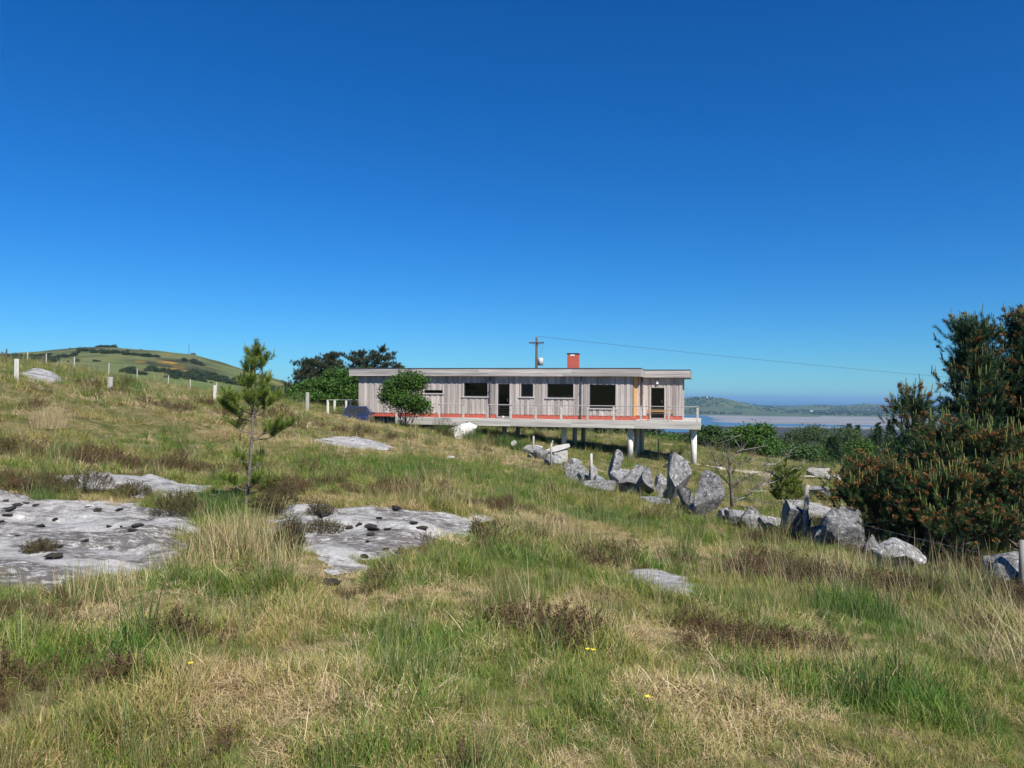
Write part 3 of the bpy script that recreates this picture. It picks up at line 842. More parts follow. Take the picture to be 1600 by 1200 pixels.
# railing along the deck edge
RAIL = DECK + .86
def railing(us, v, top=True):
    for u in us:
        MB().box(u - .06, u + .06, v - .05, v + .05, DECK + .006, RAIL - .03, .008).build('railing_post', M_DECKW, house)
    if top:
        MB().box(us[0] - .08, us[-1] + .08, v - .07, v + .06, RAIL - .028, RAIL + .022, .01).build('top_rail', M_RAIL, house)
    for k in range(4):
        zz = DECK + .16 + k * .16
        MB().tube([(us[0], v, zz), (us[-1], v, zz)], .004, 5).build('rail_wire', M_STEEL, house)
railing([hu(p, DV + .07) for p in (762, 798, 837, 877, 918, 959, 1001.5, 1045, 1090)], DV + .07)
railing([hu(p, DV + .07) for p in (620, 650, 686, 724)], DV + .07)
# terrace at the left end with its own railing
tu0 = hu(511, 1.0)
MB().box(tu0 - .05, -.02, .9, 5.2, DECK - .25, DECK, .01).build('side_terrace', M_DECKW, house)
for px, v in ((512.5, 1.0), (548, 1.0), (523, 4.8), (541, 4.8)):
    u = hu(px, v); MB().box(u - .06, u + .06, v - .06, v + .06, DECK + .002, RAIL + .13, .008).build('railing_post', M_CONC, house)
MB().box(tu0 - .05, -.03, .94, 1.06, RAIL + .132, RAIL + .175, .01).build('top_rail', M_RAIL, house)
MB().box(tu0 + .3, -.03, 4.74, 4.86, RAIL + .132, RAIL + .175, .01).build('top_rail', M_RAIL, house)
MB().box(tu0 - .05, tu0 + .07, 1.07, 4.73, RAIL + .132, RAIL + .175, .01).build('top_rail', M_RAIL, house)
# block steps beside the boulder

# things on the deck: bench, white ornament, window-sill bits
def hw(u, v, z): return HORG + HDIR * u + HNRM * v + Vector((0, 0, z))
bu0, bu1 = hu(1009, DV + .5), hu(1053, DV + .5)
bench = empty('bench', hw((bu0 + bu1) / 2, DV + .55, DECK + .006), HROT)
tag(bench, 'low brown wooden bench on the deck outside the end door', 'bench')
hl = (bu1 - bu0) / 2
for s in (-1, 1):
    for vv in (-.17, .17):
        MB().box(s * (hl - .12) - .03, s * (hl - .12) + .03, vv - .03, vv + .03, 0, .40 if vv < 0 else .66, .005).build('leg', M_BENCH, bench)
for k in range(3): MB().box(-hl, hl, -.20 + k * .135, -.08 + k * .135, .402, .43, .005).build('seat_slat', M_BENCH, bench)
for zz in (.52, .60): MB().box(-hl + .08, hl - .08, .13, .155, zz, zz + .055, .004).build('back_slat', M_BENCH, bench)
o = MAIN_OPEN[2]
orn = MB(); uc = o[0] * .45 + o[1] * .55
pts = rock_mesh('ornament', 77, (.22, .12, .17), 4, 3, .05, M_WHITE)
tag(obj('ornament', pts, None, hw(uc, -.25, DECK + .09), (0, 0, HROT)), 'small white ornament on the deck in front of the glass door', 'ornament')
k = 0
for oi_, ts, lab in ((1, (.12, .32, .55, .72), 'first wide window, left of the door'), (4, (.18, .62, .84), 'second wide window, right of the small blue one')):
    o = MAIN_OPEN[oi_]
    for q, t in enumerate(ts):
        u = o[0] + (o[1] - o[0]) * t; w_ = .05 + .05 * ((q * 7) % 3)
        b_ = MB().box(-w_, w_, -.03, .03, 0, .10 + .05 * (q % 2), .01).mesh('sill_ornament', M_WHITE)
        nth = ('leftmost', 'second', 'third', 'rightmost')[q if q < len(ts) - 1 else 3]
        tag(obj('sill_ornament', b_, None, hw(u, .13, o[2] + .065), (0, 0, HROT)), f'{nth} white knick-knack inside the {lab}', 'ornament', 'things on the window boards')
    MB().box(o[0] + .02, o[1] - .02, .092, .24, o[2] + .02, o[2] + .062).build('window_board', M_TRIM, house)

# ------------------------------------------------------------------ car parked at the left end of the house
def build_car():
    p = on_ground(560, 655, 46.4); p.z += .12
    car = empty('car', (p.x, p.y, p.z), R(186))
    tag(car, 'dark blue car half hidden behind the grass at the left end of the house', 'car')
    paint, nt, nd, lk, bs = newmat('dark_blue_paint')
    bs.inputs['Base Color'].default_value = (.012, .022, .07, 1); bs.inputs['Roughness'].default_value = .25
    bs.inputs['Coat Weight'].default_value = .6
    dark = simple('tyre_rubber', (.02, .02, .02), .9); 
    def loft(secs, name, mat):      # sections along local y: (y, half width, z0, z1, top half width)
        v, f = [], []
        for (y, hw_, z0, z1, tw) in secs:
            v += [(-hw_, y, z0), (-hw_ * 1.02, y, z0 + (z1 - z0) * .55), (-tw, y, z1), (tw, y, z1), (hw_ * 1.02, y, z0 + (z1 - z0) * .55), (hw_, y, z0)]
        n = len(secs)
        for i in range(n - 1):
            for k in range(6):
                f.append((i * 6 + k, i * 6 + (k + 1) % 6, (i + 1) * 6 + (k + 1) % 6, (i + 1) * 6 + k))
        q = MB(); q.add(v, [np.array(f)]); q.f.setdefault(6, []).append(np.array([list(range(6))[::-1], [(n - 1) * 6 + k for k in range(6)]]))
        return q.build(name, mat, car, False)
    loft([(-2.0, .74, .35, .62, .66), (-1.9, .82, .26, .78, .74), (-.95, .85, .22, .92, .78), (0, .86, .22, .96, .80), (1.2, .86, .22, .96, .80), (1.9, .82, .26, .92, .76), (2.02, .76, .36, .80, .70)], 'body', paint)
    loft([(-.95, .76, .92, .93, .70), (-.35, .74, .93, 1.40, .58), (.1, .73, .94, 1.47, .58), (1.1, .73, .94, 1.44, .57), (1.75, .72, .92, .96, .66)], 'roof', paint)
    def quad(name, pts, mat): MB().add(pts, [np.array([[0, 1, 2, 3]])]).build(name, mat, car)
    gm = M_GLASS_CAR
    quad('windscreen', [(-.66, -.955, .96), (.66, -.955, .96), (.54, -.40, 1.385), (-.54, -.40, 1.385)], gm)
    quad('rear_window', [(.60, 1.70, 1.0), (-.60, 1.70, 1.0), (-.50, 1.24, 1.38), (.50, 1.24, 1.38)], gm)
    for s in (-1, 1):
        quad('side_window', [(s * .752, -.62, .99), (s * .755, 1.2, .99), (s * .615, 1.0, 1.37), (s * .61, -.22, 1.37)], gm)
        MB().box(s * .86 - .09, s * .86 + .09, -.62, -.50, .95, 1.07, .03).build('wing_mirror', paint, car)
        MB().box(s * .58 - .14, s * .58 + .14, -2.015, -1.93, .58, .72, .03).build('headlight', M_WHITE, car)
        for yy in (-1.28, 1.28):
            wv = MB().tube([(s * .70, yy, .31), (s * .88, yy, .31)], .31, 20).build('wheel', dark, car, True)
            MB().tube([(s * .872, yy, .31), (s * .888, yy, .31)], .19, 14).build('rim', M_STEEL, wv)
    MB().box(-.26, .26, -2.03, -1.99, .42, .53, .005).build('number_plate', M_WHITE, car)
def car_glass():
    m, nt, nd, lk, bs = newmat('car_glass'); bs.inputs['Base Color'].default_value = (.02, .025, .03, 1); bs.inputs['Roughness'].default_value = .05
    bs.inputs['Coat Weight'].default_value = 1.0; return m
M_GLASS_CAR = car_glass()
build_car()

# ------------------------------------------------------------------ power line pole behind the house
def utility_pole(px, d, ztop, label, tr):
    p = at(px, 600, d); g_ = h1(p.x, p.y)
    t = empty('utility_pole', (p.x, p.y, g_), R(-8)); tag(t, label, 'pole')
    zt = ztop - g_
    mw = simple('dark_pole_wood', (.075, .055, .045), .9, 0, .2, 6)
    MB().tube([(0, 0, -.5), (0, 0, zt * .5), (0, 0, zt)], [.17, .15, .12], 12).build('pole', mw, t, True)
    MB().box(-.78, .78, -.19, -.07, zt - .62, zt - .48, .01).build('crossarm', mw, t)
    ins = simple('insulator', (.25, .24, .22), .4)
    for x in (-.7, .0, .7):
        z0 = zt - .478 if x else zt + .001
        MB().tube([(x, -.13 if x else 0, z0), (x, -.13 if x else 0, z0 + .1), (x, -.13 if x else 0, z0 + .18)], [.03, .06, .04], 8).build('insulator', ins, t)
    MB().tube([(-.45, -.13, zt - .56), (0, -.13, zt - 1.0)], .02, 5).build('brace', mw, t)
    MB().tube([(.45, -.13, zt - .56), (0, -.13, zt - 1.0)], .02, 5).build('brace', mw, t)
    if tr:
        tk = MB().tube([(.42, 0, zt - 2.9), (.42, 0, zt - 2.2), (.42, 0, zt - 2.12)], [.28, .28, .2], 16).build('transformer', simple('transformer_grey', (.45, .47, .47), .5), t, True)
        for x in (.32, .52):
            MB().tube([(x, 0, zt - 2.12), (x, 0, zt - 1.85)], [.04, .025], 8).build('bushing', ins, tk)
            MB().tube([(x, 0, zt - 1.85), (x + .12, -.05, zt - 1.2), (x + .2, -.12, zt - .32)], .008, 4).build('lead', mw, tk)
        MB().box(.1, .2, -.05, .05, zt - 2.6, zt - 2.4).build('bracket', mw, tk)
    return Vector((p.x, p.y, ztop))
ZP = at(838, 527.5, 80).z
top_a = utility_pole(838, 80, ZP, 'dark wooden power pole with crossarm and transformer rising behind the roof', True)
pb = at(1770, 613, 120)
top_b = utility_pole(1770, 120, pb.z, 'plain wooden power pole downhill beyond the big pine', False)
m_w = simple('wire_black', (.03, .03, .03), .6)
for s, nm in ((.0, 'overhead power wire running right from the pole behind the house'),):
    a, b = top_a + Vector((.0, 0, .15)), top_b + Vector((0, 0, .15)); L = []
    for k in range(41):
        t = k / 40; q = a.lerp(b, t); q.z -= 1.2 * 4 * t * (1 - t) * .35; L.append(q)
    tag(MB().tube(L, .016, 5).build('power_wire', m_w), nm, 'wire')

# ================================================================== FENCES
def fence(name, posts, label, lean, wires, mat, rad=.05, square=False, wire_r=.004, h=1.0):
    """posts: (px, py_base, d, height)"""
    P = [on_ground(*p[:3]) for p in posts]
    t = empty(name, P[0]); tag(t, label, 'fence')
    tops = []
    for k, (q, p) in enumerate(zip(P, posts)):
        hh = p[3]; o = q - P[0]
        lx, ly = lean[k] if lean else (0, 0)
        top = o + Vector((lx * hh, ly * hh, hh))
        if square:
            m_ = MB(); m_.box(-rad, rad, -rad, rad, -.35, hh, .008)
            m_.build('post', mat, t, loc=o, rot=(0, 0, k * .7))
        else:
            MB().tube([o - Vector((0, 0, .35)), o.lerp(top, .5), top], [rad * 1.05, rad, rad * .95], 9).build('post', mat, t, True)
        tops.append((o, top))
    for f in wires:
        L = []
        for (a, b), (c, d) in zip(tops[:-1], tops[1:]):
            s, e = a.lerp(b, f), c.lerp(d, f)
            for j in range(9):
                u = j / 8; q = s.lerp(e, u); q.z -= .05 * 4 * u * (1 - u) * (e - s).length / 4; L.append(q)
        m_ = MB(); m_.tube(L, wire_r, 5)
        g = np.random.default_rng(5)
        tot = sum((L[i + 1] - L[i]).length for i in range(len(L) - 1))
        if rad < .06 and wire_r > .0035:
            for i in range(len(L) - 1):          # barbs
                n = int((L[i + 1] - L[i]).length / .12)
                for j in range(n):
                    c = L[i].lerp(L[i + 1], (j + .5) / n); dv = Vector(g.normal(size=3)).normalized() * .022
                    m_.tube([c - dv, c + dv], .0025, 3, False)
        m_.build('wire', m_w if wire_r < .0035 else M_STEEL, t)
    return t
fence('wire_fence', [(833, 702, 38, 1.05), (861, 726, 33.5, 1.0), (924, 763, 26.3, 1.15), (1256, 852, 15.5, 1.2), (1597, 925, 10.7, .75)],
      'old post and barbed wire fence following the tumbled stones', [(.02, 0), (0, 0), (-.01, 0), (.06, 0), (.02, 0)], (.62,), M_POSTG, .05)
fence('wire_fence', [(-90, 600, 22, 1.0), (25, 600, 24, .72), (172, 612, 28, .5), (335, 628, 33, .66), (480, 645, 38, .95)],
      'row of thick pale square posts with wire across the left rise', None, (.85, .5), M_POST, .062, True, .003)
fence('wire_fence', [(43, 566, 50.5, .7), (72, 570, 50.5, .75), (116, 578, 51, .8), (170, 588, 51, .9), (214, 601, 50, .9), (263, 607, 51, .75), (297, 612, 51.5, .7)],
      'far row of thin posts along the skyline of the left rise', None, (.85,), M_POST, .03, True, .003)
fence('wire_fence', [(3, 562, 49, .55), (10, 562, 49.5, .75)], 'two dark posts standing on the skyline at the left edge', None, (.8,), simple('dark_post', (.06, .055, .05), .9), .05, False, .003)
tag(MB().tube([on_ground(338, 622, 52) , on_ground(338, 622, 52) + Vector((0, 0, .7))], .05, 8).build('post', M_POST), 'single thin far post left of the young pine', 'post')
q = on_ground(1029, 702, 52); tag(MB().tube([q, q + Vector((0, 0, 1.1))], .04, 8).build('post', M_POST), 'lone pale stake in the grass beneath the deck', 'post')
q = on_ground(856, 703, 39); tag(MB().tube([q, q + Vector((.25, 0, .95))], .035, 8).build('post', M_POST), 'thin leaning stake between the two white boulders', 'post')
q = on_ground(499, 641, 47); tag(MB().box(-.06, .06, -.06, .06, -.2, .75, .01).build('post', M_POST, loc=q), 'short pale post just left of the terrace railing', 'post')
q = on_ground(295, 565, 640); 
mast = empty('mast', (q.x, q.y, h1(q.x, q.y))); tag(mast, 'thin mast with a hut on the crest of the far left hill', 'mast')
MB().tube([(0, 0, -1), (0, 0, 9)], .18, 6).build('pole', M_PIPE, mast); MB().box(2, 5, -1.5, 1.5, -1, 1.6).build('hut', M_PIPE, mast)

# ================================================================== PLANT MATERIALS
def leaf_mat(name, cols, rough=.6, trans=.25, rnd='rnd', inst=False):
    """cols: ramp over the per-leaf random attribute; inst: a tint chosen for each tuft shifts it"""
    m, nt, nd, lk, bs = newmat(name)
    at_ = N(nd, 'ShaderNodeAttribute', attribute_name=rnd)
    n = len(cols); rp = ramp(nd, [(i / max(n - 1, 1), c) for i, c in enumerate(cols)])
    fac = at_.outputs['Fac']
    if inst:
        ti = N(nd, 'ShaderNodeAttribute', attribute_name='tint', attribute_type='INSTANCER')
        ad = N(nd, 'ShaderNodeMath', operation='ADD'); ad.use_clamp = True
        lk.new(fac, ad.inputs[0]); lk.new(ti.outputs['Fac'], ad.inputs[1]); fac = ad.outputs[0]
    lk.new(fac, rp.inputs[0]); lk.new(rp.outputs[0], bs.inputs['Base Color'])
    bs.inputs['Roughness'].default_value = rough; bs.inputs['Specular IOR Level'].default_value = .2
    if trans > 0:
        tr = N(nd, 'ShaderNodeBsdfTranslucent'); lk.new(rp.outputs[0], tr.inputs['Color'])
        mx = N(nd, 'ShaderNodeMixShader'); mx.inputs[0].default_value = trans
        lk.new(bs.outputs[0], mx.inputs[1]); lk.new(tr.outputs[0], mx.inputs[2]); lk.new(mx.outputs[0], nd['Material Output'].inputs['Surface'])
    return m
M_BARK = simple('grey_bark', (.12, .10, .085), .95, 0, .35, 14, .6, 30)
M_BARKD = simple('dark_bark', (.085, .065, .05), .95, 0, .35, 12, .6, 30)
M_DEAD = simple('bleached_branch', (.42, .39, .36), .9, 0, .3, 10, .4, 30)
M_PINE = leaf_mat('pine_needles', [(.020, .048, .024), (.034, .072, .030), (.085, .125, .036)], .5, .12)
M_PINE_Y = leaf_mat('young_pine_needles', [(.09, .14, .024), (.15, .215, .034), (.27, .31, .07)], .5, .35)
M_PINE_FAR = leaf_mat('far_pine_needles', [(.03, .04, .022), (.05, .06, .03), (.075, .082, .04)], .6, .15)
M_CANDLE = leaf_mat('pine_candles', [(.11, .15, .035), (.17, .20, .05), (.25, .24, .08)], .6, .1)
M_CONE = leaf_mat('pine_cones', [(.26, .09, .03), (.38, .15, .05), (.44, .21, .085)], .7, 0)
M_LEAF = leaf_mat('bright_leaves', [(.035, .075, .015), (.06, .125, .02), (.10, .19, .03)], .5, .3)
M_LEAF2 = leaf_mat('willow_leaves', [(.045, .075, .025), (.07, .11, .035), (.11, .15, .055)], .55, .3)
M_LEAF3 = leaf_mat('dark_leaves', [(.028, .058, .016), (.045, .09, .02), (.07, .13, .028)], .55, .25)

def tris_of_needles(pos, dirs, length, nlen, n, width, g, open_=(35, 70), droop=0.0):
    """bottle-brush shoots: n needles round each axis; returns verts, tris, rnd"""
    S = len(pos); pos = np.asarray(pos, float); dirs = np.asarray(dirs, float); dirs /= np.linalg.norm(dirs, axis=1)[:, None]
    length = np.broadcast_to(length, (S,)); nlen = np.broadcast_to(nlen, (S,))
    ref = np.where(np.abs(dirs[:, 2:3]) < .9, [[0, 0, 1.]], [[1., 0, 0]])
    a = np.cross(dirs, ref); a /= np.linalg.norm(a, axis=1)[:, None]; b = np.cross(dirs, a)
    t = g.uniform(.0, 1, (S, n)); ph = g.uniform(0, 2 * np.pi, (S, n)); op = np.radians(g.uniform(*open_, (S, n)))
    base = pos[:, None] + dirs[:, None] * (t * length[:, None])[..., None]
    rad = a[:, None] * np.cos(ph)[..., None] + b[:, None] * np.sin(ph)[..., None]
    nd = dirs[:, None] * np.cos(op)[..., None] + rad * np.sin(op)[..., None]
    nd[..., 2] -= droop
    L = (nlen[:, None] * g.uniform(.7, 1.15, (S, n)))[..., None]
    side = np.cross(nd, g.normal(size=(S, n, 3))); side /= np.linalg.norm(side, axis=2)[..., None] + 1e-9
    v = np.stack([base - side * width / 2, base + side * width / 2, base + nd * L], 2).reshape(-1, 3)
    f = np.arange(S * n * 3).reshape(-1, 3)
    rnd = np.repeat(np.clip(g.uniform(0, 1, S)[:, None] * .7 + g.uniform(0, .3, (S, n)), 0, 1).ravel(), 3)
    return v, f, rnd
def leaves(pos, size, g, up=.5, n=6, spread=.12, aspect=.55):
    """clumps of n leaf blades round each point"""
    S = len(pos); pos = np.asarray(pos, float)
    c = pos[:, None] + g.normal(size=(S, n, 3)) * spread
    nrm = g.normal(size=(S, n, 3)); nrm[..., 2] = np.abs(nrm[..., 2]) + up; nrm /= np.linalg.norm(nrm, axis=2)[..., None]
    a = np.cross(nrm, g.normal(size=(S, n, 3))); a /= np.linalg.norm(a, axis=2)[..., None] + 1e-9; b = np.cross(nrm, a)
    s = (size * g.uniform(.6, 1.3, (S, n)))[..., None]
    tip, base = c + a * s, c - a * s * .8
    l, r_ = c + b * s * aspect - nrm * s * .15, c - b * s * aspect - nrm * s * .15
    v = np.stack([base, l, tip, r_], 2).reshape(-1, 3)
    i = np.arange(S * n)[:, None] * 4
    f = np.concatenate([i + [[0, 1, 2]], i + [[0, 2, 3]]])
    rnd = np.repeat(np.clip(g.uniform(0, 1, S)[:, None] * .65 + g.uniform(0, .35, (S, n)), 0, 1).ravel(), 4)
    return v, f, rnd
def limb(mb, a, b, r0, r1, g, wob=.06, seg=5, n=6, up=0.0):
    a, b = Vector(a), Vector(b); L = (b - a).length; P, rr = [], []
    for k in range(seg + 1):
        t = k / seg; q = a.lerp(b, t)
        if 0 < k < seg: q += Vector(g.normal(size=3)) * wob * L * .5
        q.z += up * L * t * (1 - t) * -1
        P.append(q); rr.append(r0 + (r1 - r0) * t)
    mb.tube(P, rr, n); return P

# ------------------------------------------------------------------ young pine in the left middle ground
def young_pine(name, px, py, d, ptop, label, levels, mat, lean=.0, dens=1.0, seed=3, spread=1.0, candles=True, trunk_r=.035):
    g = np.random.default_rng(seed)
    p = on_ground(px, py, d); ht = at(px, ptop, d).z - p.z
    t = empty(name, p); tag(t, label, 'tree')
    tr = MB(); pos, dr, cpos, cdr = [], [], [], []
    trunk = [Vector((lean * ht * s + .03 * math.sin(5 * s) * ht * .3, .0, ht * s)) for s in np.linspace(0, .97, 12)]
    tr.tube(trunk, np.linspace(trunk_r, .008, 12), 9)
    def onT(s): 
        k = min(int(s / .97 * 11), 10); u = s / .97 * 11 - k; return trunk[k].lerp(trunk[k + 1], u)
    for (s, az, L, rise, n_sh) in levels:
        a = onT(s); dirv = Vector((math.cos(R(az)), math.sin(R(az)), rise)).normalized(); b = a + dirv * L * ht * spread
        P = limb(tr, a, b, .35 * trunk_r, .005, g, .05, 5, 5, up=.35)
        for k in range(int(n_sh * dens)):
            u = g.uniform(.45, 1.0); q = P[0].lerp(P[-1], u) if u < .99 else P[-1]
            k5 = u * 5; i = min(int(k5), 4); q = P[i].lerp(P[i + 1], k5 - i)
            dd = dirv * .5 + Vector((g.normal() * .5, g.normal() * .5, .75 + g.normal() * .2)); dd.normalize()
            e = q + dd * .02
            pos.append(e); dr.append(dd)
            if candles and u > .7 and g.uniform() < .45: cpos.append(e + dd * .12); cdr.append(Vector((dd.x * .3, dd.y * .3, 1)))
    for s in np.linspace(.72, .97, int(5 * dens)):
        for k in range(2):
            az = g.uniform(0, 6.28); dd = Vector((math.cos(az) * .5, math.sin(az) * .5, 1)).normalized(); pos.append(onT(s)); dr.append(dd)
    tr.build('trunk', M_BARK, t, True)
    v, f, r_ = tris_of_needles([tuple(x) for x in pos], [tuple(x) for x in dr], .15, .062, 100, .005, g)
    obj('crown', mesh_np('crown', v, f, mat, False, dict(rnd=r_)), t)
    if candles:
        cpos.append(onT(.95)); cdr.append(Vector((0, 0, 1)))
        for k in range(4): cpos.append(onT(.94)); cdr.append(Vector((g.normal() * .25, g.normal() * .25, 1)))
        cm = MB()
        for q, dd in zip(cpos, cdr): 
            dd = dd.normalized(); L = g.uniform(.07, .16); cm.tube([q, q + dd * L * .6, q + dd * L], [.008, .008, .003], 5)
        me = cm.mesh('new_shoots', M_CANDLE); a_ = me.attributes.new('rnd', 'FLOAT', 'POINT'); a_.data.foreach_set('value', g.uniform(.2, .8, len(me.vertices)).astype(np.float32))
        tag(obj('new_shoots', me, t), kind='stuff')
    return t
g0 = np.random.default_rng(99)
lv = []
for s, az, L, rise, n in [(.10, 10, .20, .4, 13), (.12, 200, .18, .5, 9), (.24, 60, .14, .6, 5), (.28, 220, .12, .6, 4), (.13, 320, .16, .6, 7), (.20, 120, .12, .6, 3), (.33, 175, .16, .6, 2), (.42, 15, .30, .40, 16), (.44, 345, .22, .45, 9), (.46, 190, .18, .55, 6),
                          (.53, 170, .26, .55, 17), (.56, 20, .22, .8, 14), (.57, 200, .24, .75, 14), (.58, 80, .20, .7, 11), (.58, 280, .22, .7, 13), (.62, 330, .17, .9, 11),
                          (.68, 160, .13, 1.1, 8), (.70, 20, .13, 1.1, 9), (.70, 270, .11, 1.1, 6), (.78, 170, .14, 1.3, 8), (.80, 10, .14, 1.4, 8), (.80, 90, .10, 1.4, 5), (.81, 280, .10, 1.5, 5), (.88, 200, .06, 2, 5), (.9, 20, .06, 2, 5)]:
    lv.append((s, az, L, rise, n))
young_pine('young_pine', 383, 793, 11.3, 537, 'slender young pine with sparse lower branches standing between the slabs', lv, M_PINE_Y, .062, 1.8, 3, .80, True, .028)
lv = [(s, az, .42 - .3 * s, .9, 12) for s in (.12, .22, .34, .46, .58) for az in (0 + s * 300, 75 + s * 300, 150 + s * 300, 220 + s * 300, 290 + s * 300)]
young_pine('young_pine', 1228, 800, 21.5, 712, 'small bright green bushy pine sapling beside the dead tree', lv, M_PINE_Y, .0, 1.5, 8, 1.0, True, .03)

# ------------------------------------------------------------------ big pine at the right edge
def big_pine():
    g = np.random.default_rng(17)
    base = on_ground(1575, 870, 15.6)
    t = empty('pine_tree', base); tag(t, 'big bushy dark pine with orange cones and pale candles at the right edge', 'tree')
    lobes = [  # axis foot, axis top (pixels), distance, radius at the widest, has cones
        (1545, 850, 1518, 515, 15.8, .80, .35), (1625, 850, 1606, 502, 16.0, 1.1, .35), (1445, 840, 1425, 628, 15.4, .75, .6), (1375, 830, 1350, 728, 14.9, .62, .9),
        (1470, 850, 1482, 672, 14.4, .85, .8), (1565, 850, 1552, 690, 13.9, 1.0, .8), (1410, 850, 1398, 742, 14.3, .62, .95), (1495, 855, 1490, 755, 13.6, .85, .95),
        (1590, 860, 1585, 745, 13.3, .85, .9), (1690, 860, 1690, 540, 15.0, 1.4, .6), (1345, 845, 1332, 765, 14.8, .42, .9), (1560, 840, 1568, 590, 16.4, 1.05, .3), (1450, 858, 1448, 765, 13.9, .6, .95)]
    tr = MB(); pos, dr, cp, cd, kp, kd, warm = [], [], [], [], [], [], []
    fork = Vector((0, 0, .5))
    tr.tube([Vector((0, 0, -.3)), fork, Vector((.1, .2, 1.6))], [.17, .15, .12], 10)
    for (ax, ay, bx, by, d, rad, cone) in lobes:
        a, b = at(ax, ay, d) - base, at(bx, by, d) - base
        limb(tr, fork if a.z > .2 else Vector((0, 0, .25)), a.lerp(b, .25), .07, .05, g, .06, 6, 7)
        limb(tr, a.lerp(b, .25), b, .05, .012, g, .03, 6, 6)
        ht = (b - a).length
        n = int((38 if cone < .5 else 20) * rad * ht ** .9 + 8)
        for k in range(n):                       # one branch end with a clump of shoots each
            s = g.uniform(0, 1) ** .85 if k > 2 else 1 - .04 * k
            prof = rad * min(1, (1.02 - s) ** .75 * 1.15) * (1 if s > .15 else .85)
            rr = prof * math.sqrt(g.uniform(.25, 1.1)); az = g.uniform(0, 2 * math.pi)
            out = Vector((math.cos(az), math.sin(az), 0))
            c = a.lerp(b, s) + out * rr + Vector((0, 0, rr * .25))
            limb(tr, a.lerp(b, max(0, s - .18)), c, .018, .007, g, .04, 4, 5)
            has_c = g.uniform() < .60; has_k = g.uniform() < cone
            size = g.uniform(.13, .25)
            for j in range(13):
                e_ = np.clip(g.normal(size=3), -1.6, 1.6); o = Vector((e_[0] * size, e_[1] * size, e_[2] * size * .55))
                q = c + o
                dd = (out * (.6 * (1 - s) + .1) + o * 1.6 + Vector((g.normal() * .2, g.normal() * .2, .8))).normalized()
                pos.append(q); dr.append(dd); warm.append(.3 if cone > .5 else 0.)
                if has_c and o.z > -.03 and g.uniform() < .55:
                    for i in range(1 + int(g.uniform() < .5)):
                        cp.append(q + dd * .17 + Vector((g.normal() * .02, g.normal() * .02, 0))); cd.append((Vector((dd.x * .25, dd.y * .25, 1)) + Vector(g.normal(size=3)) * .08).normalized())
                if has_k and g.uniform() < .55:
                    kp.append(q + dd * .13); kd.append(dd)
    tr.build('trunk', M_BARKD, t, True)
    v, f, r_ = tris_of_needles([tuple(x) for x in pos], [tuple(x) for x in dr], .20, .09, 74, .0075, g, (30, 65))
    r_ = np.clip(r_ * .75 + np.repeat(warm, 74 * 3), 0, 1)
    obj('crown', mesh_np('crown', v, f, M_PINE, False, dict(rnd=r_)), t)
    cm = MB(); lens = []
    for q, dd in zip(cp, cd):
        L = g.uniform(.10, .24); cm.tube([q, q + dd * L * .75, q + dd * L], [.008, .008, .003], 5, False)
    me = cm.mesh('new_shoots', M_CANDLE); a_ = me.attributes.new('rnd', 'FLOAT', 'POINT'); a_.data.foreach_set('value', np.repeat(g.uniform(0, 1, len(cp)), 15).astype(np.float32)[:len(me.vertices)])
    tag(obj('new_shoots', me, t), kind='stuff')
    # clusters of small male cones at the foot of the shoots
    P, D = [], []
    for q, dd in zip(kp, kd):
        for j in range(9):
            az = g.uniform(0, 6.28); o = Vector((math.cos(az), math.sin(az), 0)) * .022 + dd * g.uniform(-.02, .07)
            P.append(tuple(q + o)); D.append(tuple((dd + Vector((math.cos(az), math.sin(az), 0)) * .8).normalized()))
    v, f, r_ = tris_of_needles(P, D, .020, .030, 8, .020, g, (10, 60))
    tag(obj('cones', mesh_np('cones', v, f, M_CONE, False, dict(rnd=r_)), t), kind='stuff')
big_pine()

